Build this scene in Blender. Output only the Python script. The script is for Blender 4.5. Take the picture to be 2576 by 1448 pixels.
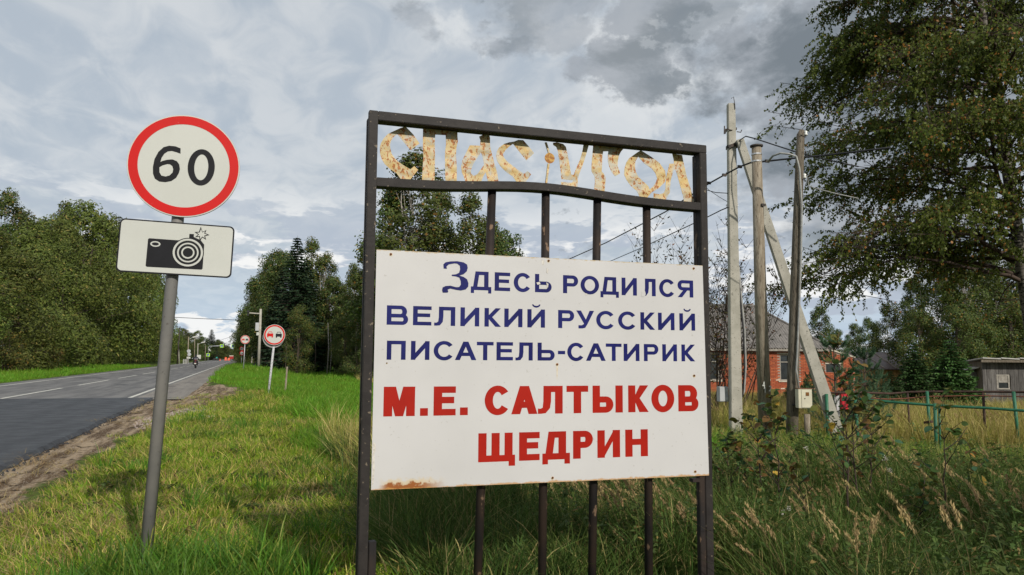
# Roadside village-name sign, speed-limit sign, road through a forest.
import bpy, bmesh, math, random
import numpy as np
from mathutils import Vector, Matrix

S = bpy.context.scene
COL = S.collection
for _o in list(bpy.data.objects):
    bpy.data.objects.remove(_o)
rad = math.radians

# ---------------------------------------------------------------- camera
FPX, YAW, PIT, ROLL = 1893.758, .3410, .0939, .0063      # focal length for a 2576 px wide picture
fw = np.array([math.sin(YAW) * math.cos(PIT), math.cos(YAW) * math.cos(PIT), math.sin(PIT)])
r0 = np.array([math.cos(YAW), -math.sin(YAW), 0.])
u0 = np.cross(r0, fw)
rt = math.cos(ROLL) * r0 + math.sin(ROLL) * u0
up = -math.sin(ROLL) * r0 + math.cos(ROLL) * u0
CAM = np.array([0, 0, 1.5])
cam = bpy.data.objects.new('camera', bpy.data.cameras.new('camera'))
COL.objects.link(cam)
cam.matrix_world = Matrix(((rt[0], up[0], -fw[0], 0), (rt[1], up[1], -fw[1], 0), (rt[2], up[2], -fw[2], 1.5), (0, 0, 0, 1)))
cam.data.sensor_width = 36
cam.data.lens = 36 * FPX / 2576
cam.data.clip_start = .05
cam.data.clip_end = 6000
S.camera = cam


def at(x, y, d):
    """world point seen at (x, y) of the 2576 px wide photograph, d metres away along the view axis"""
    p = CAM + (fw + rt * (x - 1288) / FPX - up * (y - 724) / FPX) * d
    return Vector(p)


def azd(x, y):
    v = fw + rt * (x - 1288) / FPX - up * (y - 724) / FPX
    return Vector(v / np.linalg.norm(v))


# ---------------------------------------------------------------- world, sun, exposure
SUN_EL, SUN_AZ = rad(31), rad(169)       # azimuth clockwise from +Y
W = bpy.data.worlds.new('World')
S.world = W
W.use_nodes = True
nt = W.node_tree
nt.nodes.clear()


class NB:
    """tiny node-graph helper"""
    def __init__(s, tree):
        s.t = tree

    def n(s, typ, **kw):
        nd = s.t.nodes.new(typ)
        for k, v in kw.items():
            setattr(nd, k, v)
        return nd

    def put(s, sock, v):
        if isinstance(v, bpy.types.NodeSocket):
            s.t.links.new(v, sock)
        elif v is not None:
            sock.default_value = v

    def math(s, op, a, b=None, c=None, clamp=False):
        nd = s.n('ShaderNodeMath', operation=op, use_clamp=clamp)
        s.put(nd.inputs[0], a)
        if b is not None: s.put(nd.inputs[1], b)
        if c is not None: s.put(nd.inputs[2], c)
        return nd.outputs[0]

    def vec(s, op, a, b=None, scale=None):
        nd = s.n('ShaderNodeVectorMath', operation=op)
        s.put(nd.inputs[0], a)
        if b is not None: s.put(nd.inputs[1], b)
        if scale is not None: s.put(nd.inputs['Scale'], scale)
        return nd.outputs['Value'] if op in ('LENGTH', 'DISTANCE', 'DOT_PRODUCT') else nd.outputs[0]

    def noise(s, v, scale, detail=4, rough=.55, dist=0.):
        nd = s.n('ShaderNodeTexNoise')
        s.put(nd.inputs['Vector'], v)
        nd.inputs['Scale'].default_value = scale
        nd.inputs['Detail'].default_value = detail
        nd.inputs['Roughness'].default_value = rough
        nd.inputs['Distortion'].default_value = dist
        return nd.outputs['Fac']

    def ramp(s, f, a, b, lo=0., hi=1., smooth=True):
        nd = s.n('ShaderNodeMapRange', interpolation_type='SMOOTHSTEP' if smooth else 'LINEAR')
        s.put(nd.inputs[0], f)
        for i, v in enumerate((a, b, lo, hi)):
            nd.inputs[i + 1].default_value = v
        return nd.outputs[0]

    def mix(s, f, a, b, blend='MIX'):
        nd = s.n('ShaderNodeMix', data_type='RGBA', blend_type=blend)
        s.put(nd.inputs[0], f)
        for sk, v in ((nd.inputs[6], a), (nd.inputs[7], b)):
            if isinstance(v, tuple) and len(v) == 3: v = v + (1,)
            s.put(sk, v)
        return nd.outputs[2]

    def comb(s, x, y, z):
        nd = s.n('ShaderNodeCombineXYZ')
        for i, v in enumerate((x, y, z)): s.put(nd.inputs[i], v)
        return nd.outputs[0]

    def sep(s, v):
        nd = s.n('ShaderNodeSeparateXYZ')
        s.put(nd.inputs[0], v)
        return nd.outputs


b = NB(nt)
sky = b.n('ShaderNodeTexSky', sky_type='NISHITA', sun_disc=False)
sky.sun_elevation = SUN_EL
sky.sun_rotation = SUN_AZ
sky.air_density = 1.0
sky.dust_density = 1.5
dirv = b.vec('NORMALIZE', b.n('ShaderNodeTexCoord').outputs['Generated'])
dx, dy, dz = b.sep(dirv)
zc = b.math('MAXIMUM', b.math('ADD', dz, .10), .03)
pl = b.comb(b.math('DIVIDE', dx, zc), b.math('DIVIDE', dy, zc), 0.)       # cloud deck seen in perspective
pl2 = b.vec('MULTIPLY', pl, (1.0, .55, 1))
veil = b.noise(pl2, .8, 4, .5, .4)
fleece = b.noise(b.vec('MULTIPLY', pl, (1.9, 1.0, 1)), 3.4, 6, .55, .7)
light = b.ramp(b.math('ADD', b.math('MULTIPLY', veil, .5), b.math('MULTIPLY', fleece, .5)), .41, .585)
K = 10.0                                                                 # strength .1 below


def k(c):
    return tuple(x * K for x in c)


base = b.mix(light, k((.43, .485, .545)), k((.585, .615, .64)))
skyc = b.mix(.91, sky.outputs[0], base)
skyc = b.mix(b.math('MULTIPLY', b.ramp(dz, .17, .02), .8), skyc, k((.47, .58, .70)))
# low heaps of cloud near the horizon, white tops over blue-grey bases
lp = b.vec('MULTIPLY', dirv, (1, 1, 3.2))
lw = b.n('ShaderNodeTexNoise'); b.put(lw.inputs['Vector'], lp); lw.inputs['Scale'].default_value = 22.; lw.inputs['Detail'].default_value = 4
lp = b.vec('ADD', lp, b.vec('SCALE', b.vec('SUBTRACT', lw.outputs['Color'], (.5, .5, .5)), scale=.09))
c1 = b.noise(lp, 5.2, 5, .55, .0)
c1b = b.noise(b.vec('ADD', lp, (0, 0, .07)), 5.2, 5, .55, .0)
lowz = b.math('MULTIPLY', b.ramp(dz, -.01, .02), b.ramp(dz, .24, .13))
cum = b.math('MULTIPLY', b.ramp(c1, .455, .50), lowz)
lit = b.ramp(b.math('SUBTRACT', c1, c1b), -.02, .075)
cumc = b.mix(lit, k((.42, .475, .56)), k((.86, .86, .85)))
skyc = b.mix(b.math('MULTIPLY', cum, .92), skyc, cumc)
# bright gaps among the grey
gap = b.math('MULTIPLY', b.ramp(b.noise(b.vec('ADD', dirv, (3.1, 0, 0)), 5.5, 7, .62, .2), .53, .62), b.math('MULTIPLY', b.ramp(dz, .14, .28), b.ramp(b.vec('DOT_PRODUCT', dirv, tuple(azd(1800, 150))), .86, .96, .25, 1.)))
skyc = b.mix(b.math('MULTIPLY', gap, .6), skyc, k((.70, .72, .73)))
# heavier grey clouds, upper right
wob = b.n('ShaderNodeTexNoise')
b.put(wob.inputs['Vector'], b.vec('MULTIPLY', dirv, (1, 1, 1.5)))
wob.inputs['Scale'].default_value = 5.0
wob.inputs['Detail'].default_value = 7
wob.inputs['Roughness'].default_value = .62
warp = b.vec('SCALE', b.vec('SUBTRACT', wob.outputs['Color'], (.5, .5, .5)), scale=.36)
wd = b.vec('ADD', dirv, warp)
dark = None
for (x, y, r, s) in ((1620, 110, .085, .85), (1740, 60, .07, .6), (1960, 190, .13, 1.0), (2080, 320, .13, 1.0), (2300, 250, .22, 1.0),
                     (1270, 20, .07, .7), (1110, -30, .08, .5), (1400, -60, .10, .6), (1940, 470, .05, .45), (1990, 565, .045, .75),
                     (2500, 500, .25, .8), (2700, 100, .35, .9), (1500, -250, .22, .5), (3300, 200, .4, .8), (1450, 605, .03, .5)):
    c = azd(x, y)
    d = b.vec('DISTANCE', b.vec('MULTIPLY', wd, (1, 1, 1.6)), (c.x, c.y, c.z * 1.6))
    m = b.ramp(d, r, r * .62, 0., s)
    dark = m if dark is None else b.math('MAXIMUM', dark, m)
tex = b.noise(b.vec('MULTIPLY', dirv, (1, 1, 1.7)), 8., 7, .6, .2)
dcol = b.mix(b.ramp(tex, .40, .60), k((.18, .21, .24)), k((.34, .37, .41)))
skyc = b.mix(dark, skyc, dcol)
bg = b.n('ShaderNodeBackground')
b.put(bg.inputs[0], skyc)
bg.inputs[1].default_value = .1
nt.links.new(bg.outputs[0], b.n('ShaderNodeOutputWorld').inputs[0])

sun = bpy.data.objects.new('sun', bpy.data.lights.new('sun', 'SUN'))
COL.objects.link(sun)
sun.data.energy = 3.5
sun.data.angle = rad(.6)
sun.data.color = (1, .94, .85)
sd_ = Vector((math.sin(SUN_AZ) * math.cos(SUN_EL), math.cos(SUN_AZ) * math.cos(SUN_EL), math.sin(SUN_EL)))
sun.rotation_euler = sd_.to_track_quat('Z', 'Y').to_euler()
sun.location = (10, -30, 40)
S.view_settings.view_transform = 'Standard'
S.view_settings.look = 'None'
S.view_settings.exposure = .14
S.view_settings.gamma = 1
S.view_settings.use_curve_mapping = False
S.render.engine = 'CYCLES'
S.cycles.max_bounces = 6
S.cycles.diffuse_bounces = 3
S.cycles.transmission_bounces = 4
S.cycles.transparent_max_bounces = 6

# ---------------------------------------------------------------- materials
MATS = {}


def mat(name, c1, c2=None, scale=5., rough=.75, bump=0., bscale=None, metal=0., lo=.4, hi=.6, stretch=(1, 1, 1), c3=None,
        s3=30., lo3=.6, hi3=.66, spec=.3, coord='Object', bdist=.01, detail=5, trans=0., rnd=0.):
    """diffuse/gloss surface whose colour wanders between c1 and c2, with flecks of c3"""
    if name in MATS: return MATS[name]
    m = bpy.data.materials.new(name)
    m.use_nodes = True
    g = NB(m.node_tree)
    m.node_tree.nodes.clear()
    p = g.n('ShaderNodeBsdfPrincipled')
    out = g.n('ShaderNodeOutputMaterial')
    v = g.vec('MULTIPLY', g.n('ShaderNodeTexCoord').outputs[coord], stretch)
    if rnd:
        oi = g.n('ShaderNodeObjectInfo').outputs['Random']
        v = g.vec('ADD', v, g.comb(g.math('MULTIPLY', oi, 37.), g.math('MULTIPLY', oi, 17.), 0.))
    col = c1 + (1,)
    if c2 is not None:
        col = g.mix(g.ramp(g.noise(v, scale, detail), lo, hi), c1, c2)
    if c3 is not None:
        col = g.mix(g.ramp(g.noise(v, s3, 4, .6), lo3, hi3), col, c3)
    if rnd:
        h = g.n('ShaderNodeHueSaturation')
        g.put(h.inputs['Color'], col)
        g.put(h.inputs['Value'], g.math('ADD', g.math('MULTIPLY', oi, rnd * 2), 1 - rnd))
        col = h.outputs[0]
    g.put(p.inputs['Base Color'], col)
    p.inputs['Roughness'].default_value = rough
    p.inputs['Metallic'].default_value = metal
    p.inputs['Specular IOR Level'].default_value = spec
    if bump:
        bn = g.n('ShaderNodeBump')
        bn.inputs['Strength'].default_value = bump
        bn.inputs['Distance'].default_value = bdist
        g.put(bn.inputs['Height'], g.noise(v, bscale or scale * 3, 5, .6))
        m.node_tree.links.new(bn.outputs[0], p.inputs['Normal'])
    m.node_tree.links.new(p.outputs[0], out.inputs[0])
    MATS[name] = m
    return m


def leafmat(name, ca, cb, cc, trans=.3, rough=.6, straw=.08, spread=.35):
    """foliage: each leaf carries a random 'tint' that picks among three leaf colours, each plant its own value"""
    if name in MATS: return MATS[name]
    m = bpy.data.materials.new(name)
    m.use_nodes = True
    g = NB(m.node_tree)
    m.node_tree.nodes.clear()
    t = g.n('ShaderNodeAttribute', attribute_name='tint').outputs['Fac']
    col = g.mix(g.ramp(t, 0., 1 - straw, smooth=False), ca, cb)
    col = g.mix(g.ramp(t, 1 - straw, 1 - straw + .01), col, cc)
    oi = g.n('ShaderNodeObjectInfo').outputs['Random']
    h = g.n('ShaderNodeHueSaturation')
    g.put(h.inputs['Color'], col)
    g.put(h.inputs['Value'], g.math('ADD', g.math('MULTIPLY', oi, spread), 1 - spread / 2))
    g.put(h.inputs['Hue'], g.math('ADD', g.math('MULTIPLY', oi, .035), .4825))
    d = g.n('ShaderNodeBsdfPrincipled')
    g.put(d.inputs['Base Color'], h.outputs[0])
    d.inputs['Roughness'].default_value = rough
    d.inputs['Specular IOR Level'].default_value = .25
    tr = g.n('ShaderNodeBsdfTranslucent')
    g.put(tr.inputs['Color'], h.outputs[0])
    mx = g.n('ShaderNodeMixShader')
    mx.inputs[0].default_value = trans
    m.node_tree.links.new(d.outputs[0], mx.inputs[1])
    m.node_tree.links.new(tr.outputs[0], mx.inputs[2])
    m.node_tree.links.new(mx.outputs[0], g.n('ShaderNodeOutputMaterial').inputs[0])
    MATS[name] = m
    return m


# ---------------------------------------------------------------- object helpers
def tag(o, label=None, cat=None, group=None, kind=None):
    if label: o['label'] = label
    if cat: o['category'] = cat
    if group: o['group'] = group
    if kind: o['kind'] = kind
    return o


def link(o, parent=None):
    COL.objects.link(o)
    if parent is not None: o.parent = parent
    return o


def empty(name, loc=(0, 0, 0), rz=0., label=None, cat=None, group=None):
    o = link(bpy.data.objects.new(name, None))
    o.empty_display_size = .1
    o.location = loc
    o.rotation_euler = (0, 0, rz)
    return tag(o, label, cat, group)


def copy_tree(o, parent=None):
    c = o.copy()
    link(c, parent)
    for ch in list(o.children):
        copy_tree(ch, c)
    return c


def npmesh(name, verts, faces, material=None, tint=None, smooth=False):
    """faces: (n,3) or (n,4) array"""
    me = bpy.data.meshes.new(name)
    verts = np.asarray(verts, np.float32)
    faces = np.asarray(faces, np.int32)
    n, kk = faces.shape
    me.vertices.add(len(verts))
    me.vertices.foreach_set('co', verts.ravel())
    me.loops.add(n * kk)
    me.loops.foreach_set('vertex_index', faces.ravel())
    me.polygons.add(n)
    me.polygons.foreach_set('loop_start', np.arange(0, n * kk, kk, dtype=np.int32))
    if smooth: me.polygons.foreach_set('use_smooth', np.ones(n, bool))
    if tint is not None:
        a = me.attributes.new('tint', 'FLOAT', 'POINT')
        a.data.foreach_set('value', np.asarray(tint, np.float32))
    if material: me.materials.append(material)
    me.update(calc_edges=True)
    return me


class MB:
    """collects simple solids, builds ONE mesh"""
    def __init__(s):
        s.v = []
        s.f = []

    def add(s, vs, fs):
        o = len(s.v)
        s.v += [tuple(v) for v in vs]
        s.f += [tuple(i + o for i in f) for f in fs]
        return s

    def box(s, x0, x1, y0, y1, z0, z1):
        return s.add([(x0, y0, z0), (x1, y0, z0), (x1, y1, z0), (x0, y1, z0), (x0, y0, z1), (x1, y0, z1), (x1, y1, z1), (x0, y1, z1)],
                     [(0, 3, 2, 1), (4, 5, 6, 7), (0, 1, 5, 4), (1, 2, 6, 5), (2, 3, 7, 6), (3, 0, 4, 7)])

    def tube(s, pts, rs, n=10, cap=True, twist=0.):
        pts = [Vector(p) for p in pts]
        if not hasattr(rs, '__len__'): rs = [rs] * len(pts)
        rings = []
        a = None
        for i, p in enumerate(pts):
            t = (pts[min(i + 1, len(pts) - 1)] - pts[max(i - 1, 0)]).normalized()
            if a is None:
                a = t.cross(Vector((0, 1, 0)) if abs(t.y) < .9 else Vector((1, 0, 0))).normalized()
            a = (a - t * a.dot(t)).normalized()
            c = t.cross(a)
            rings.append([p + (a * math.cos(twist + 2 * math.pi * j / n) + c * math.sin(twist + 2 * math.pi * j / n)) * rs[i] for j in range(n)])
        vs = [v for r in rings for v in r]
        fs = []
        for i in range(len(pts) - 1):
            for j in range(n):
                k2 = (j + 1) % n
                fs.append((i * n + j, i * n + k2, (i + 1) * n + k2, (i + 1) * n + j))
        if cap:
            fs.append(tuple(range(n))[::-1])
            fs.append(tuple((len(pts) - 1) * n + j for j in range(n)))
        return s.add(vs, fs)

    def beam(s, p, q, w, h=None, w2=None, h2=None, side=None):
        """square-section beam from p to q"""
        p, q = Vector(p), Vector(q)
        h = h or w
        t = (q - p).normalized()
        a = (side if side else t.cross(Vector((0, 1, 0)) if abs(t.y) < .9 else Vector((1, 0, 0)))).normalized()
        a = (a - t * a.dot(t)).normalized()
        c = t.cross(a)
        vs = []
        for (o, ww, hh) in ((p, w, h), (q, w2 or w, h2 or h)):
            for (i, j) in ((-1, -1), (1, -1), (1, 1), (-1, 1)):
                vs.append(o + a * i * ww / 2 + c * j * hh / 2)
        return s.add(vs, [(3, 2, 1, 0), (4, 5, 6, 7), (0, 1, 5, 4), (1, 2, 6, 5), (2, 3, 7, 6), (3, 0, 4, 7)])

    def disc(s, cx, cz, r, y0, y1, n=48, rx=None):
        """flat cylinder in the XZ plane"""
        rx = rx or r
        vs = [(cx + rx * math.cos(2 * math.pi * i / n), y, cz + r * math.sin(2 * math.pi * i / n)) for y in (y0, y1) for i in range(n)]
        fs = [tuple(range(n)), tuple(n + i for i in range(n))[::-1]]
        fs += [(i, n + i, n + (i + 1) % n, (i + 1) % n) for i in range(n)]
        return s.add(vs, fs)

    def ring(s, cx, cz, r0, r1, y0, y1, n=48):
        vs = [(cx + r * math.cos(2 * math.pi * i / n), y, cz + r * math.sin(2 * math.pi * i / n)) for (r, y) in ((r0, y0), (r1, y0), (r1, y1), (r0, y1)) for i in range(n)]
        fs = []
        for a_ in range(4):
            b_ = (a_ + 1) % 4
            fs += [(a_ * n + i, a_ * n + (i + 1) % n, b_ * n + (i + 1) % n, b_ * n + i) for i in range(n)]
        return s.add(vs, fs)

    def prism(s, poly, y0, y1, holes=()):
        """polygon (x, z) pushed from y0 to y1, with holes"""
        from mathutils.geometry import tessellate_polygon
        loops = [list(poly)] + [list(h) for h in holes]
        flat = [p for l in loops for p in l]
        tris = tessellate_polygon([[Vector((x, z, 0)) for x, z in l] for l in loops])
        n = len(flat)
        vs = [(x, y0, z) for x, z in flat] + [(x, y1, z) for x, z in flat]
        fs = [tuple(t) for t in tris] + [tuple(n + i for i in t)[::-1] for t in tris]
        o = 0
        for l in loops:
            m = len(l)
            for i in range(m):
                j = (i + 1) % m
                fs.append((o + i, o + j, n + o + j, n + o + i))
            o += m
        return s.add(vs, fs)

    def mesh(s, name, material=None, smooth=False, bevel=0.):
        me = bpy.data.meshes.new(name)
        me.from_pydata([tuple(v) for v in s.v], [], s.f)
        bm = bmesh.new()
        bm.from_mesh(me)
        bmesh.ops.recalc_face_normals(bm, faces=bm.faces)
        if bevel:
            bmesh.ops.bevel(bm, geom=[e for e in bm.edges if e.is_manifold and e.calc_face_angle(0) > .6], offset=bevel, segments=2, affect='EDGES', clamp_overlap=True)
        if smooth:
            for f in bm.faces: f.smooth = len(f.verts) <= 4
        bm.to_mesh(me)
        bm.free()
        if material: me.materials.append(material)
        return me

    def build(s, name, material=None, parent=None, smooth=False, bevel=0.):
        return link(bpy.data.objects.new(name, s.mesh(name, material, smooth, bevel)), parent)


def rrect(w, h, r, cx=0., cz=0., n=6):
    p = []
    for (sx, sz, a0) in ((1, 1, 0), (-1, 1, 90), (-1, -1, 180), (1, -1, 270)):
        for i in range(n + 1):
            a = rad(a0 + 90 * i / n)
            p.append((cx + sx * (w / 2 - r) + r * math.cos(a), cz + sz * (h / 2 - r) + r * math.sin(a)))
    return p


def band(fo, fi, n):
    """closed or open strip between two curves given as functions of 0..1"""
    return [[fo(i / n), fo((i + 1) / n), fi((i + 1) / n), fi(i / n)] for i in range(n)]


def strokes(ch, w, h, s, t):
    """block letters as lists of convex pieces (w wide, h high, stem s, bar t), overlapping freely"""
    R = lambda x0, x1, z0, z1: [[(x0, z0), (x1, z0), (x1, z1), (x0, z1)]]
    Q = lambda *p: [list(p)]

    def ell(cx, cz, rx, rz, a0, a1, n=28):
        f = lambda r1, r2: (lambda u: (cx + r1 * math.cos(rad(a0 + (a1 - a0) * u)), cz + r2 * math.sin(rad(a0 + (a1 - a0) * u))))
        return band(f(rx, rz), f(rx - s, rz - t), n)

    def bowl(x0, x1, z0, z1):
        rz = (z1 - z0) / 2; rx = min(rz * 1.05, (x1 - x0) * .72); cx = x1 - rx
        return R(x0, cx + .001, z1 - t, z1) + R(x0, cx + .001, z0, z0 + t) + ell(cx, (z0 + z1) / 2, rx, rz, -90, 90, 18)
    if ch == 'Е': return R(0, s, 0, h) + R(s * .5, w, h - t, h) + R(s * .5, w, 0, t) + R(s * .5, w * .93, h * .53 - t / 2, h * .53 + t / 2)
    if ch == 'П': return R(0, s, 0, h) + R(w - s, w, 0, h) + R(s * .5, w - s * .5, h - t, h)
    if ch == 'Н': return R(0, s, 0, h) + R(w - s, w, 0, h) + R(s * .5, w - s * .5, h * .54 - t / 2, h * .54 + t / 2)
    if ch == 'Т': return R(0, w, h - t, h) + R(w / 2 - s / 2, w / 2 + s / 2, 0, h - t * .5)
    if ch == 'Р': return R(0, s, 0, h) + bowl(s * .5, w, h * .38, h)
    if ch == 'В': return R(0, s, 0, h) + bowl(s * .5, w, 0, h * .57) + bowl(s * .5, w * .94, h * .57 - t, h)
    if ch == 'Ь': return R(0, s, 0, h) + bowl(s * .5, w, 0, h * .60)
    if ch == 'Ы': return R(0, s, 0, h) + bowl(s * .5, w - s * 1.28, 0, h * .60) + R(w - s, w, 0, h)
    if ch == 'Я': return [[(w - x, z) for x, z in p] for p in R(0, s, 0, h) + bowl(s * .5, w, h * .40, h)] + Q((0, 0), (s * 1.2, 0), (w * .66, h * .46), (w * .66 - s * 1.1, h * .46))
    if ch == 'О': return ell(w / 2, h / 2, w / 2, h / 2 * 1.04, 0, 360, 44)
    if ch == 'С': return ell(w / 2 + w * .02, h / 2, w / 2 + w * .02, h / 2 * 1.04, 36, 324, 40)
    if ch in 'ИЙ':
        p = R(0, s, 0, h) + R(w - s, w, 0, h) + Q((s * .85, 0), (w - s * .85, h * .66), (w - s * .85, h), (s * .85, h * .34))
        if ch == 'Й': p += band(lambda u: (w / 2 + h * .24 * math.cos(rad(180 + 180 * u)), h * 1.27 + h * .18 * math.sin(rad(180 + 180 * u))), lambda u: (w / 2 + h * .16 * math.cos(rad(180 + 180 * u)), h * 1.27 + h * .08 * math.sin(rad(180 + 180 * u))), 12)
        return p
    if ch == 'К': return R(0, s, 0, h) + Q((s * .9, h * .40), (s * 1.3, h * .40), (w * .97, h - t * .1), (w * .97, h), (w * .97 - s * 1.15, h), (s * .9, h * .60)) + Q((s * 1.35, h * .62), (s * .9, h * .42), (w - s * 1.3, 0), (w, 0))
    if ch == 'Л': return R(w - s, w, 0, h) + R(w * .22, w - s * .5, h - t, h) + Q((w * .22, h), (w * .22 + s, h), (w * .22 + s * .98, h * .45), (w * .215, h * .45)) + Q((w * .215, h * .45), (w * .22 + s * .98, h * .45), (w * .22 + s * .85, h * .2), (w * .19, h * .22)) + Q((w * .19, h * .22), (w * .22 + s * .85, h * .2), (w * .2 + s * .35, h * .02), (w * .12, 0), (w * .10, t * .8)) + Q((0, 0), (w * .13, 0), (w * .13, t * .8), (0, t * .85))
    if ch == 'Д': return R(0, w, 0, t) + R(0, s * .72, -h * .16, t * .5) + R(w - s * .72, w, -h * .16, t * .5) + R(w * .86 - s, w * .86, t * .5, h) + R(w * .24, w * .86 - s * .5, h - t, h) + Q((w * .10, t * .6), (w * .10 + s * .95, t * .6), (w * .24 + s * .85, h), (w * .22, h))
    if ch == 'А': return Q((0, 0), (s * 1.12, 0), (w / 2 + s * .50, h), (w / 2 - s * .58, h)) + Q((w - s * 1.12, 0), (w, 0), (w / 2 + s * .58, h), (w / 2 - s * .50, h)) + R(w * .24, w * .76, h * .22, h * .22 + t)
    if ch == 'У': return Q((w - s * 1.12, h), (w, h), (w * .60, h * .20), (w * .40, h * .20)) + Q((w * .40, h * .24), (w * .61, h * .22), (w * .50, h * .04), (w * .34, 0), (w * .30, t * .9)) + Q((w * .12, 0), (w * .36, 0), (w * .36, t * .95), (w * .12, t * .95)) + Q((0, h), (s * 1.15, h), (w * .60, h * .38), (w * .47, h * .20))
    if ch == 'М': return R(0, s, 0, h) + R(w - s, w, 0, h) + Q((s * .4, h), (s * 1.38, h), (w / 2 + s * .46, 0), (w / 2 - s * .46, 0)) + Q((w - s * 1.38, h), (w - s * .4, h), (w / 2 + s * .46, 0), (w / 2 - s * .46, 0))
    if ch == 'Щ':
        b_ = w * .93
        return R(0, s, 0, h) + R(b_ / 2 - s / 2, b_ / 2 + s / 2, 0, h) + R(b_ - s, b_, 0, h) + R(0, w, 0, t) + R(w - s * .8, w, -h * .16, t * .5)
    if ch == '-': return R(0, w, h * .36, h * .36 + t)
    if ch == '.': return R(0, w, 0, w * .95)
    if ch == '0': return ell(w / 2, h / 2, w / 2, h / 2, 0, 360, 48)
    if ch == '4': return R(w * .6, w * .6 + s, 0, h) + R(0, w, h * .22, h * .22 + t) + Q((0, h * .24), (s, h * .24), (w * .6 + s * .5, h), (w * .6 - s * .3, h))
    if ch == '1': return R(w * .45, w * .45 + s, 0, h) + Q((w * .1, h * .7), (w * .45, h * .82), (w * .5, h), (w * .1, h * .85))
    if ch == '2': return ell(w / 2, h * .70, w / 2, h * .30, -20, 170, 18) + Q((0, 0), (s * 1.3, 0), (w, h * .62), (w * .62, h * .52)) + R(0, w, 0, t)
    return R(0, w, 0, h)


def glyph(ch, x0, x1, z0, z1, y0, parent, material, s, t, name='letter', skew=0.):
    """one vinyl character: flat pieces a hair apart so that none share a plane"""
    mb = MB()
    for i, p in enumerate(strokes(ch, x1 - x0, z1 - z0, s, t)):
        y = y0 - (i % 50) * .00002
        ar = sum(p[j][0] * p[(j + 1) % len(p)][1] - p[(j + 1) % len(p)][0] * p[j][1] for j in range(len(p)))
        if ar < 0: p = p[::-1]
        mb.add([(x0 + x, y, z0 + z + skew * (x - (x1 - x0) / 2)) for x, z in p], [tuple(range(len(p)))])
    me = bpy.data.meshes.new(name)
    me.from_pydata(mb.v, [], mb.f)
    me.materials.append(material)
    return link(bpy.data.objects.new(name, me), parent)

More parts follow.
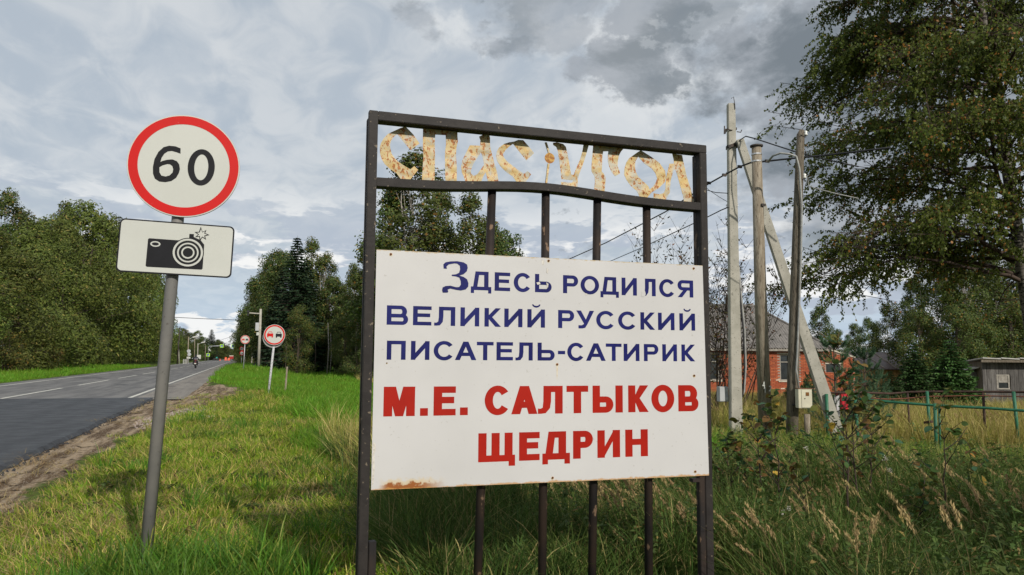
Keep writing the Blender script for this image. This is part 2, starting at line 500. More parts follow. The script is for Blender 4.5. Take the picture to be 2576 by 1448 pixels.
LET = {
    'es': [[(0.155,2.792),(0.2,2.748),(0.236,2.7),(0.186,2.657),(0.11,2.741),(0.091,2.725),(0.077,2.703),(0.071,2.679),(0.073,2.655),(0.081,2.627),(0.097,2.605),(0.117,2.586),(0.149,2.567),(0.173,2.555),(0.187,2.548),(0.209,2.568),(0.231,2.548),(0.174,2.495),(0.147,2.499),(0.111,2.518),(0.071,2.542),(0.045,2.564),(0.027,2.591),(0.017,2.622),(0.015,2.657),(0.021,2.682),(0.036,2.711),(0.059,2.738),(0.082,2.752),(0.125,2.777)]],
    'pe': [[(0.254,2.792),(0.454,2.795),(0.454,2.764),(0.457,2.732),(0.449,2.698),(0.447,2.648),(0.452,2.591),(0.454,2.51),(0.388,2.506),(0.385,2.565),(0.383,2.626),(0.383,2.667),(0.388,2.709),(0.385,2.762),(0.325,2.76),(0.323,2.719),(0.326,2.633),(0.325,2.58),(0.325,2.505),(0.253,2.501),(0.256,2.554),(0.259,2.631),(0.255,2.696)]],
    'a': [[(0.582,2.773),(0.605,2.787),(0.643,2.793),(0.648,2.771),(0.648,2.725),(0.661,2.676),(0.677,2.618),(0.692,2.574),(0.705,2.521),(0.641,2.516),(0.624,2.568),(0.612,2.546),(0.591,2.518),(0.507,2.511),(0.494,2.529),(0.482,2.556),(0.478,2.589),(0.485,2.627),(0.501,2.661),(0.528,2.717),(0.589,2.72),(0.59,2.753)],[(0.595,2.682),(0.577,2.655),(0.548,2.607),(0.536,2.573),(0.536,2.553),(0.553,2.54),(0.574,2.552),(0.598,2.587),(0.613,2.609),(0.609,2.638),(0.602,2.662)]],
    'es2': [[(0.851,2.778),(0.886,2.743),(0.918,2.706),(0.871,2.658),(0.788,2.75),(0.764,2.731),(0.742,2.708),(0.726,2.681),(0.734,2.661),(0.752,2.642),(0.786,2.619),(0.821,2.597),(0.856,2.577),(0.878,2.595),(0.901,2.577),(0.852,2.526),(0.822,2.538),(0.787,2.556),(0.748,2.578),(0.713,2.609),(0.691,2.641),(0.685,2.669),(0.689,2.695),(0.704,2.721),(0.734,2.745),(0.764,2.757),(0.794,2.764),(0.82,2.777)]],
    'u': [[(1.037,2.78),(1.063,2.785),(1.103,2.779),(1.12,2.763),(1.127,2.736),(1.135,2.696),(1.144,2.651),(1.154,2.597),(1.17,2.596),(1.192,2.65),(1.212,2.693),(1.226,2.74),(1.234,2.787),(1.27,2.79),(1.256,2.743),(1.241,2.696),(1.226,2.653),(1.204,2.601),(1.196,2.569),(1.198,2.551),(1.192,2.525),(1.089,2.529),(1.089,2.547),(1.158,2.547),(1.168,2.562),(1.091,2.564),(1.087,2.61),(1.075,2.69),(1.068,2.735),(1.058,2.757),(1.039,2.766)]],
    'ge': [[(1.297,2.8),(1.504,2.794),(1.484,2.768),(1.471,2.744),(1.461,2.706),(1.459,2.678),(1.477,2.63),(1.442,2.609),(1.418,2.637),(1.403,2.668),(1.395,2.7),(1.395,2.737),(1.398,2.761),(1.364,2.757),(1.359,2.725),(1.356,2.669),(1.353,2.632),(1.368,2.619),(1.379,2.597),(1.378,2.569),(1.37,2.52),(1.299,2.522),(1.309,2.564),(1.305,2.6),(1.287,2.626),(1.286,2.658),(1.292,2.728),(1.297,2.779)]],
    'o': [[(1.618,2.788),(1.688,2.754),(1.744,2.721),(1.785,2.672),(1.791,2.635),(1.784,2.601),(1.742,2.56),(1.69,2.528),(1.644,2.506),(1.618,2.506),(1.588,2.53),(1.547,2.559),(1.518,2.594),(1.503,2.626),(1.506,2.663),(1.518,2.701),(1.539,2.731),(1.565,2.75),(1.59,2.769)],[(1.6,2.746),(1.641,2.707),(1.692,2.679),(1.717,2.652),(1.73,2.62),(1.719,2.591),(1.701,2.566),(1.677,2.546),(1.665,2.568),(1.634,2.592),(1.604,2.615),(1.584,2.646),(1.577,2.683),(1.582,2.716)]],
    'el': [[(1.837,2.786),(1.908,2.783),(1.915,2.745),(1.928,2.689),(1.943,2.633),(1.963,2.577),(1.994,2.493),(1.919,2.502),(1.909,2.525),(1.892,2.581),(1.874,2.641),(1.859,2.683),(1.846,2.682),(1.837,2.653),(1.824,2.614),(1.82,2.576),(1.817,2.537),(1.798,2.508),(1.778,2.501),(1.702,2.503),(1.703,2.524),(1.741,2.52),(1.773,2.529),(1.786,2.554),(1.789,2.592),(1.791,2.625),(1.803,2.669),(1.817,2.72),(1.849,2.723),(1.847,2.749)]],
    'rod_up': [[(0.986,2.777),(0.997,2.778),(1.018,2.716),(1.007,2.715)]],
    'rod_dn': [[(1.004,2.65),(1.015,2.651),(1.001,2.533),(0.989,2.532)]],
}
ZE = [(0.366,1.988),(0.364,2.011),(0.376,2.023),(0.403,2.029),(0.442,2.032),(0.478,2.027),(0.498,2.016),(0.502,1.997),(0.497,1.978),(0.479,1.961),(0.455,1.953),(0.479,1.946),(0.499,1.934),(0.507,1.912),(0.506,1.893),(0.492,1.877),(0.464,1.87),(0.437,1.873),(0.405,1.879),(0.39,1.873),(0.394,1.862),(0.39,1.856),(0.363,1.855),(0.359,1.869),(0.362,1.884),(0.378,1.892),(0.405,1.895),(0.436,1.888),(0.454,1.889),(0.464,1.903),(0.463,1.922),(0.455,1.941),(0.436,1.947),(0.412,1.949),(0.412,1.956),(0.435,1.959),(0.453,1.968),(0.459,1.988),(0.457,2.007),(0.442,2.018),(0.427,2.019),(0.395,2.012),(0.382,2.0),(0.384,1.987)]
ROWS = [
    [('Д',0.521,0.639),('Е',0.658,0.749),('С',0.77,0.873),('Ь',0.897,0.998),('Р',1.068,1.162),('О',1.177,1.294),('Д',1.303,1.421),('И',1.439,1.539),('Л',1.573,1.664),('С',1.687,1.793),('Я',1.812,1.92)],
    [('В',0.061,0.176),('Е',0.202,0.303),('Л',0.318,0.435),('И',0.464,0.571),('К',0.601,0.697),('И',0.716,0.823),('Й',0.852,0.958),('Р',1.038,1.137),('У',1.15,1.262),('С',1.275,1.392),('С',1.415,1.533),('К',1.56,1.657),('И',1.677,1.788),('Й',1.821,1.929)],
    [('П',0.065,0.166),('И',0.194,0.295),('С',0.318,0.429),('А',0.436,0.557),('Т',0.559,0.655),('Е',0.672,0.768),('Л',0.783,0.885),('Ь',0.914,1.017),('-',1.037,1.081),('С',1.094,1.199),('А',1.21,1.334),('Т',1.335,1.436),('И',1.449,1.552),('Р',1.581,1.677),('И',1.703,1.802),('К',1.832,1.926)],
    [('М',0.054,0.221),('.',0.249,0.292),('Е',0.322,0.444),('.',0.468,0.512),('С',0.607,0.75),('А',0.76,0.914),('Л',0.917,1.066),('Т',1.089,1.223),('Ы',1.25,1.441),('К',1.476,1.609),('О',1.627,1.779),('В',1.806,1.943)],
    [('Щ',0.573,0.784),('Е',0.807,0.928),('Д',0.944,1.11),('Р',1.129,1.251),('И',1.279,1.422),('Н',1.455,1.601)],
]

# ================================================================ SETTING
def crest(Y): return .07 + .0045 * np.clip(Y, 0, 45) - .001 * np.clip(Y - 80, 0, 120)


def ground_z(X, Y):
    X = np.asarray(X, float); Y = np.asarray(Y, float)
    c = crest(Y)
    out = np.where(X < -12.6, np.interp(X, [-60, -20, -17, -14, -12.6], [.2, .12, .02, -.06, -.03]), -.03)
    far = np.clip((Y - 8) / 35, 0, 1)
    r = X > -2.15
    t = np.clip((X + 2.15) / 1.3, 0, 1)
    rise = -.03 + (c + .03) * t * t * (3 - 2 * t)
    fx = np.interp(X, [1.2, 5, 10, 14, 30, 80], [0, 1, 2, 3, 4, 5])
    zz = [c, -.07 - .25 * far, -.16 - .2 * far, np.full_like(c, -.38), np.full_like(c, -.6), np.full_like(c, -.8)]
    i = np.clip(np.floor(fx).astype(int), 0, 4)
    f = fx - i
    f = f * f * (3 - 2 * f)
    za = np.choose(i, zz[:5]); zb = np.choose(i, zz[1:])
    right = np.where(X > 1.2, za * (1 - f) + zb * f, rise)
    out = np.where(r, right, out)
    bumps = .022 * (np.sin(X * 2.1 + Y * .7) * np.sin(Y * 1.3 - X * .4) + .5 * np.sin(X * 4.7 - Y * 3.1))
    w = np.where(X > -2, np.clip((X + 2) / 1.5, 0, 1), np.where(X < -13, 1, 0)) * np.clip(60 / np.maximum(np.abs(Y), 1), 0, 1)
    return out + bumps * w


def gz(x, y): return float(ground_z(np.array([x]), np.array([y]))[0])


def dirt_edge(Y): return np.interp(Y, [-50, 8, 15, 18, 21, 24, 28, 32, 35, 39, 60, 300], [-2.25, -2.2, -2.1, -1.8, -1.3, -.7, -.2, .0, -.6, -1.6, -1.85, -1.95])


def grow(a, b_, st, fac):
    o = []
    x = a
    while x < b_:
        o.append(x); x += st; st *= fac
    return o + [b_]


gx = np.array([-x for x in grow(3.6, 900, .5, 1.2)][::-1] + list(np.arange(-3.5, 3, .12)) + grow(3.05, 30, .25, 1.03) + grow(31, 1200, 3, 1.2))
gy = np.array([-x for x in grow(0, 200, 1, 1.4)][::-1] + list(np.arange(.3, 14, .15)) + list(np.arange(14, 42, .3)) + grow(42.5, 3000, .8, 1.07))
XX, YY = np.meshgrid(gx, gy)
ZZ = ground_z(XX, YY)
rs = np.random.RandomState(3)
di = np.clip((dirt_edge(YY) + .12 * np.sin(YY * 2.3) - XX) / .5 + .5, 0, 1) * (XX > -3.6)
di = np.maximum(di, ((XX < -12.2) & (XX > -13.1)) * .7)
rut = np.clip(1 - np.abs(XX + 2.62) / .42, 0, 1) * (YY < 26)
ZZ = ZZ + di * rs.normal(0, .006, ZZ.shape) * (XX > -3.2) + rut * (.022 * np.sin(YY * 38 + XX * 14) * (np.abs(XX + 2.62) < .3) - .012) * (YY < 20)
nx = len(gx); ny = len(gy)
idx = np.arange(nx * ny).reshape(ny, nx)
F = np.stack([idx[:-1, :-1], idx[:-1, 1:], idx[1:, 1:], idx[1:, :-1]], -1).reshape(-1, 4)

gm = bpy.data.materials.new('ground_cover'); gm.use_nodes = True
g = NB(gm.node_tree); gm.node_tree.nodes.clear()
pos = g.n('ShaderNodeNewGeometry').outputs['Position']
px_, py_, pz_ = g.sep(pos)
att = g.n('ShaderNodeAttribute', attribute_name='dirt').outputs['Fac']
dry = g.math('MULTIPLY', g.ramp(px_, 9., 14.), g.ramp(py_, 60., 34.))
grn = g.mix(g.ramp(g.noise(pos, .9, 5), .38, .62), (.045, .075, .012), (.085, .125, .02))
grn = g.mix(g.ramp(g.noise(pos, 11., 4), .5, .68), grn, (.06, .045, .02))
grn = g.mix(dry, grn, g.mix(g.ramp(g.noise(pos, 3., 4), .4, .6), (.12, .10, .035), (.08, .10, .02)))
drt = g.mix(g.ramp(g.noise(g.vec('MULTIPLY', pos, (3, .35, 1)), 1.6, 6, .65), .40, .62), (.095, .060, .034), (.33, .25, .165))
drt = g.mix(g.ramp(g.noise(pos, 45., 3), .56, .68), drt, (.42, .37, .30))
drt = g.mix(g.ramp(g.noise(pos, 5., 5), .56, .66), drt, (.04, .027, .017))
dm = g.ramp(g.math('ADD', att, g.math('MULTIPLY', g.math('SUBTRACT', g.noise(pos, 4., 5, .6), .5), .9)), .38, .6)
pr = g.n('ShaderNodeBsdfPrincipled')
g.put(pr.inputs['Base Color'], g.mix(dm, grn, drt))
pr.inputs['Roughness'].default_value = .95
pr.inputs['Specular IOR Level'].default_value = .1
bn = g.n('ShaderNodeBump'); bn.inputs['Strength'].default_value = .9; bn.inputs['Distance'].default_value = .04
g.put(bn.inputs['Height'], g.noise(pos, 14., 7, .68))
gm.node_tree.links.new(bn.outputs[0], pr.inputs['Normal'])
gm.node_tree.links.new(pr.outputs[0], g.n('ShaderNodeOutputMaterial').inputs[0])
me = npmesh('ground', np.stack([XX, YY, ZZ], -1).reshape(-1, 3), F, gm, smooth=True)
a = me.attributes.new('dirt', 'FLOAT', 'POINT'); a.data.foreach_set('value', di.ravel().astype(np.float32))
tag(link(bpy.data.objects.new('ground', me)), 'grassy ground falling away from the road verge', kind='structure')


def roadmat(name, ca, cb, cc, grain, rough, bump, lo3=.62):
    m = bpy.data.materials.new(name); m.use_nodes = True
    g = NB(m.node_tree); m.node_tree.nodes.clear()
    pos = g.n('ShaderNodeNewGeometry').outputs['Position']
    c = g.mix(g.ramp(g.noise(g.vec('MULTIPLY', pos, (1.6, .12, 1)), 1.2, 5, .6), .35, .65), ca, cb)
    c = g.mix(g.ramp(g.noise(pos, grain, 3, .7), lo3, lo3 + .1), c, cc)
    # hairline cracks with tar, mostly across the carriageway
    w = g.n('ShaderNodeTexVoronoi', feature='DISTANCE_TO_EDGE')
    g.put(w.inputs['Vector'], g.vec('ADD', g.vec('MULTIPLY', pos, (.16, .38, 1)), g.vec('SCALE', g.comb(g.noise(pos, 1.1, 4), g.noise(g.vec('ADD', pos, (9, 3, 1)), 1.1, 4), 0.), scale=.55)))
    w.inputs['Scale'].default_value = 1.
    if cb != ca and name != 'fresh_asphalt':
        c = g.mix(g.math('MULTIPLY', g.ramp(w.outputs['Distance'], .03, .006), g.ramp(g.noise(pos, .35, 3), .42, .55)), c, (.030, .030, .031))
    p = g.n('ShaderNodeBsdfPrincipled')
    g.put(p.inputs['Base Color'], c)
    g.put(p.inputs['Roughness'], g.ramp(g.noise(pos, 2.2, 4), .3, .7, rough - .08, rough + .08))
    p.inputs['Specular IOR Level'].default_value = .4
    bn = g.n('ShaderNodeBump'); bn.inputs['Strength'].default_value = bump; bn.inputs['Distance'].default_value = .006
    g.put(bn.inputs['Height'], g.noise(pos, 90., 3, .7))
    m.node_tree.links.new(bn.outputs[0], p.inputs['Normal'])
    m.node_tree.links.new(p.outputs[0], g.n('ShaderNodeOutputMaterial').inputs[0])
    return m


old_m = roadmat('old_asphalt', (.095, .093, .092), (.165, .158, .15), (.23, .22, .20), 60., .8, .5)
shl_m = roadmat('worn_shoulder_asphalt', (.15, .135, .12), (.21, .19, .165), (.27, .25, .22), 40., .9, .6, .55)
new_m = roadmat('fresh_asphalt', (.022, .023, .026), (.036, .037, .041), (.06, .06, .065), 110., .55, .7, .60)
ys = [29.0] + list(np.arange(31, 120, 2.)) + list(np.arange(120, 900, 20.))


def strip(name, x0, x1, ys, z, m, parent=None, jag=0., th=0.):
    rr = random.Random(5)
    vs, fs = [], []
    for i, y in enumerate(ys):
        j = rr.uniform(-jag, jag)
        vs += [(x0, y, z), (x1 + j, y, z)]
        if th: vs += [(x1 + j + .05 + rr.uniform(0, jag), y, z - th)]
    w_ = 3 if th else 2
    for i in range(len(ys) - 1):
        a_ = i * w_
        fs.append((a_, a_ + 1, a_ + w_ + 1, a_ + w_))
        if th: fs.append((a_ + 1, a_ + 2, a_ + w_ + 2, a_ + w_ + 1))
    me = bpy.data.meshes.new(name)
    me.from_pydata(vs, [], fs)
    me.materials.append(m)
    return link(bpy.data.objects.new(name, me), parent)


road = strip('road', -12.1, -3.55, ys, 0.0, old_m)
tag(road, 'worn grey two-lane asphalt road running away to the forest', kind='structure')
sh = strip('road_shoulder', -3.552, -2.02, ys, 0.004, shl_m, jag=.05, th=.03)
tag(sh, 'pale brownish paved shoulder beside the right edge line', kind='structure')
fresh = strip('fresh_asphalt', -12.3, -3.0, list(np.arange(-40, 2, 2.)) + list(np.arange(2, 29.6, .22)) + [29.7], .040, new_m, jag=.035, th=.06)
tag(fresh, 'new black asphalt layer laid over the near end of the road', kind='structure')
MB().box(-12.3, -3.0, 29.70, 29.74, 0, .035).build('asphalt_end', new_m, fresh)
crumb = MB(); rr = random.Random(8)
for i in range(420):
    y = rr.uniform(5, 29.5); x = -2.97 + abs(rr.gauss(0, .09)); s_ = rr.uniform(.008, .03)
    z = gz(x, y) + .004
    crumb.add([(x - s_, y, z), (x + s_, y - s_, z), (x + s_ * .4, y + s_, z), (x, y, z + s_ * 1.3)], [(0, 1, 3), (1, 2, 3), (2, 0, 3)])
tag(crumb.build('asphalt_crumbs', new_m), 'loose black asphalt crumbs along the edge of the new layer', kind='stuff')
line_m = mat('road_paint', (.62, .60, .52), (.42, .41, .37), 6., .7, c3=(.16, .16, .16), s3=22., lo3=.60, hi3=.68, coord='Object')
lys = [29.75] + list(np.arange(32, 120, 3.)) + list(np.arange(120, 700, 20.))
strip('edge_line', -3.87, -3.72, lys, .006, line_m, road)
strip('edge_line', -11.18, -11.03, lys, .006, line_m, road)
y = 30.6
while y < 420:
    strip('centre_dash', -7.92, -7.77, [y, y + 4.7, y + 9.4], .006, line_m, road)
    y += 13.1

# ---------------------------------------------------------------- grass
def blades(rng, n, h, hv, spread, w, bend, lean=(0, 0), straw=.1):
    """n curved blades round the origin: vertices, quads, tint"""
    ang = rng.uniform(0, 2 * np.pi, n); rad_ = spread * np.sqrt(rng.uniform(0, 1, n))
    bx = np.cos(ang) * rad_; by = np.sin(ang) * rad_
    H = h * (1 + hv * rng.normal(0, 1, n)).clip(.35, 1.8)
    dirx = np.cos(ang + rng.normal(0, .9, n)); diry = np.sin(ang + rng.normal(0, .9, n))
    B = H * bend * rng.uniform(.2, 1.2, n)
    fa = rng.uniform(0, 2 * np.pi, n); wx = np.cos(fa); wy = np.sin(fa)
    V = []
    for t, ww in ((0, .8), (.4, 1), (.75, .7), (1, .12)):
        cx = bx + dirx * B * t ** 1.8 + lean[0] * H * t ** 1.5
        cy = by + diry * B * t ** 1.8 + lean[1] * H * t ** 1.5
        cz = H * t * (1 - .25 * bend * t)
        for s_ in (-1, 1):
            V.append(np.stack([cx + wx * w * ww * s_ / 2, cy + wy * w * ww * s_ / 2, cz], -1))
    V = np.stack(V, 1).reshape(-1, 3)
    o = (np.arange(n) * 8)[:, None]
    F = np.concatenate([o + np.array([[0, 1, 3, 2]]), o + np.array([[2, 3, 5, 4]]), o + np.array([[4, 5, 7, 6]])], 0)
    return V, F, np.repeat(rng.uniform(0, 1, n), 8)


def join(parts):
    V, F, T = [], [], []
    o = 0
    for v, f, t in parts:
        V.append(v); F.append(f + o); T.append(t); o += len(v)
    return np.concatenate(V), np.concatenate(F), np.concatenate(T)


def plume(rng, n, h, lean):
    """reed-grass stalks with feathery heads"""
    P = []
    for i in range(n):
        H = h * rng.uniform(.75, 1.15); bx, by = rng.uniform(-.12, .12, 2); le = np.array(lean) * rng.uniform(.6, 1.4) + rng.normal(0, .06, 2)
        t = np.linspace(0, 1, 6)
        cx = bx + le[0] * H * t ** 1.7; cy = by + le[1] * H * t ** 1.7; cz = H * (t - .12 * t ** 3)
        v = []
        for k_ in range(6):
            w = .0025 * (1.2 - t[k_])
            v += [[cx[k_] - w, cy[k_] + w, cz[k_]], [cx[k_] + w, cy[k_] - w, cz[k_]]]
        f = [[2 * k_, 2 * k_ + 1, 2 * k_ + 3, 2 * k_ + 2] for k_ in range(5)]
        P.append((np.array(v), np.array(f), np.full(12, .55)))
        m = 60
        u = rng.uniform(0, 1, m); tt = .78 + .22 * u
        c = np.stack([bx + le[0] * H * tt ** 1.7, by + le[1] * H * tt ** 1.7, H * (tt - .12 * tt ** 3)], -1)
        wdt = .014 * np.sin(np.pi * (.1 + .85 * u)) + .003
        c[:, :2] += rng.normal(0, .6, (m, 2)) * wdt[:, None]
        L = .018 * rng.uniform(.6, 1.2, m)
        d = np.stack([le[0] + rng.normal(0, .35, m), le[1] + rng.normal(0, .35, m), np.ones(m)], -1); d /= np.linalg.norm(d, axis=1)[:, None]
        s_ = rng.normal(0, 1, (m, 3)); s_ = np.cross(d, s_); s_ /= np.linalg.norm(s_, axis=1)[:, None]
        q = np.stack([c - d * L[:, None], c + s_ * .004, c + d * L[:, None], c - s_ * .004], 1).reshape(-1, 3)
        ff = (np.arange(m) * 4)[:, None] + np.array([[0, 1, 2, 3]])
        P.append((q, ff, np.repeat(rng.uniform(.2, 1, m), 4)))
    return join(P)


verge_m = leafmat('verge_grass', (.095, .20, .010), (.30, .38, .028), (.52, .40, .13), .38, .7, .22, .6)
lush_m = leafmat('lush_grass', (.05, .13, .015), (.12, .23, .024), (.28, .30, .06), .4, .5, .08, .5)
mead_m = leafmat('meadow_grass', (.080, .20, .012), (.155, .29, .020), (.24, .32, .06), .35, .7, .08)
wild_m = leafmat('wild_grass', (.04, .085, .016), (.11, .16, .03), (.36, .29, .12), .3, .7, .14, .5)
dry_m = leafmat('dry_grass', (.20, .22, .035), (.42, .36, .10), (.52, .42, .17), .3, .8, .35)
plume_m = leafmat('plume_grass', (.33, .24, .11), (.48, .35, .17), (.5, .38, .2), .3, .9, .1, .2)
weed_m = leafmat('weed_leaves', (.055, .095, .02), (.12, .16, .04), (.26, .18, .06), .35, .6, .1, .5)
straw_m = leafmat('cut_straw', (.30, .22, .09), (.40, .31, .15), (.20, .13, .06), .2, .9, .2, .3)

GR = np.random.RandomState(11)
tuftcol = {}


def weeds(rng, n, h, spread, L):
    """leafy herb stalks"""
    P = []
    for i in range(n):
        H = h * rng.uniform(.6, 1.15); bx, by = rng.uniform(-spread, spread, 2); le = rng.normal(0, .16, 2)
        t = np.linspace(0, 1, 5); cx = bx + le[0] * H * t ** 1.5; cy = by + le[1] * H * t ** 1.5; cz = H * t
        v = []
        for k_ in range(5):
            w = .003 * (1.25 - t[k_]); v += [[cx[k_] - w, cy[k_] + w, cz[k_]], [cx[k_] + w, cy[k_] - w, cz[k_]]]
        P.append((np.array(v), np.array([[2 * k_, 2 * k_ + 1, 2 * k_ + 3, 2 * k_ + 2] for k_ in range(4)]), np.full(10, .2)))
        m = int(10 + H * 34); u = rng.uniform(.08, 1, m); a = rng.uniform(0, 6.28, m)
        l = L * (1.15 - .6 * u) * rng.uniform(.6, 1.2, m)
        c = np.stack([bx + le[0] * H * u ** 1.5, by + le[1] * H * u ** 1.5, H * u], -1)
        d = np.stack([np.cos(a), np.sin(a), rng.normal(.25, .35, m)], -1); s_ = np.stack([-np.sin(a), np.cos(a), rng.normal(0, .3, m)], -1)
        q = np.stack([c, c + d * l[:, None] * .5 + s_ * l[:, None] * .22, c + d * l[:, None] + np.array([0, 0, -.3]) * l[:, None], c + d * l[:, None] * .5 - s_ * l[:, None] * .22], 1).reshape(-1, 3)
        P.append((q, (np.arange(m) * 4)[:, None] + np.array([[0, 1, 2, 3]]), np.repeat(rng.uniform(0, 1, m), 4)))
    return join(P)



def tufts(kind, m, gens):
    c = bpy.data.collections.new(kind)
    for i, (V, F_, T) in enumerate(gens):
        c.objects.link(bpy.data.objects.new(kind + '_blade_tuft', npmesh(kind, V, F_, m, T)))
    tuftcol[kind] = (c, len(gens))


tufts('verge', verge_m, [blades(GR, 40, .098, .4, .17, .0078, .95) for _ in range(7)])
tufts('lush', lush_m, [blades(GR, 44, .34, .3, .13, .010, .7) for _ in range(4)])
tufts('meadow', mead_m, [blades(GR, 60, .17, .3, .28, .011, .8) for _ in range(4)])
tufts('far', mead_m, [blades(GR, 70, .17, .35, .6, .03, .7) for _ in range(3)])
tufts('wild', wild_m, [join([blades(GR, 70, .50, .3, .20, .0065, .75, (-.15, 0)), blades(GR, 10, .16, .3, .22, .02, 1.2)]) for _ in range(5)])
tufts('wildlow', wild_m, [blades(GR, 60, .26, .35, .22, .008, .9) for _ in range(4)])
tufts('dry', dry_m, [blades(GR, 60, .55, .3, .22, .008, .5) for _ in range(4)])
tufts('plume', plume_m, [plume(GR, 4, .85, (-.38, .05)) for _ in range(5)])
tufts('weed', weed_m, [weeds(GR, 5, .62, .22, .07) for _ in range(5)])
tufts('leafy', weed_m, [weeds(GR, 7, .05, .10, .075) for _ in range(4)])
tufts('cut', straw_m, [blades(GR, 40, .10, .4, .2, .004, 2.2) for _ in range(3)])


def scatter(name, label, kind, P, scale, tilt=.12):
    """one object of uncountable tufts: points carrying turn, size and pick, tufts set on them by geometry nodes"""
    P = np.asarray(P, float)
    n = len(P)
    me = bpy.data.meshes.new(name)
    me.vertices.add(n)
    me.vertices.foreach_set('co', P.astype(np.float32).ravel())
    c, cnt = tuftcol[kind]
    a_ = me.attributes.new('turn', 'FLOAT_VECTOR', 'POINT')
    a_.data.foreach_set('vector', np.stack([GR.normal(0, tilt, n), GR.normal(0, tilt, n), GR.uniform(0, 6.28, n) if kind not in ('plume', 'wild') else GR.normal(0, .5, n)], -1).astype(np.float32).ravel())
    a_ = me.attributes.new('size', 'FLOAT', 'POINT'); a_.data.foreach_set('value', np.asarray(scale, np.float32))
    a_ = me.attributes.new('pick', 'INT', 'POINT'); a_.data.foreach_set('value', GR.randint(0, cnt, n).astype(np.int32))
    o = link(bpy.data.objects.new(name, me))
    tr = bpy.data.node_groups.new(name, 'GeometryNodeTree')
    tr.interface.new_socket('Geometry', in_out='INPUT', socket_type='NodeSocketGeometry')
    tr.interface.new_socket('Geometry', in_out='OUTPUT', socket_type='NodeSocketGeometry')
    N = tr.nodes
    gi = N.new('NodeGroupInput'); go = N.new('NodeGroupOutput')
    ci = N.new('GeometryNodeCollectionInfo'); ci.inputs[0].default_value = c; ci.inputs[1].default_value = True; ci.inputs[2].default_value = True
    ip = N.new('GeometryNodeInstanceOnPoints'); ip.inputs['Pick Instance'].default_value = True

    def na(nm, ty):
        q = N.new('GeometryNodeInputNamedAttribute'); q.data_type = ty; q.inputs['Name'].default_value = nm
        return q.outputs['Attribute']
    L = tr.links
    L.new(gi.outputs[0], ip.inputs['Points']); L.new(ci.outputs[0], ip.inputs['Instance'])
    L.new(na('pick', 'INT'), ip.inputs['Instance Index'])
    e2r = N.new('FunctionNodeEulerToRotation'); L.new(na('turn', 'FLOAT_VECTOR'), e2r.inputs[0])
    L.new(e2r.outputs[0], ip.inputs['Rotation']); L.new(na('size', 'FLOAT'), ip.inputs['Scale'])
    L.new(ip.outputs[0], go.inputs[0])
    o.modifiers.new('tufts', 'NODES').node_group = tr
    return tag(o, label, kind='stuff')


def wedge(r0_, r1_, dens, a0=-24, a1=62):
    n = int(.5 * rad(a1 - a0) * (r1_ ** 2 - r0_ ** 2) * dens)
    r = np.sqrt(GR.uniform(r0_ ** 2, r1_ ** 2, n)); a = np.radians(GR.uniform(a0, a1, n))
    return np.sin(a) * r, np.cos(a) * r, r


def sm(x, y, s_): return np.sin(x * s_ + 1.3 * np.sin(y * s_ * .7)) * np.sin(y * s_ * 1.1 + 1.7 * np.sin(x * s_ * .6 + 2))


acc = {k_: ([], []) for k_ in ('verge', 'lush', 'meadow', 'far', 'wild', 'wildlow', 'dry', 'plume', 'cut', 'weed', 'leafy')}


def put(kind, x, y, s_, mask):
    if mask.any():
        x, y, s_ = x[mask], y[mask], s_[mask]
        acc[kind][0].append(np.stack([x, y, ground_z(x, y) - .01], -1)); acc[kind][1].append(s_)


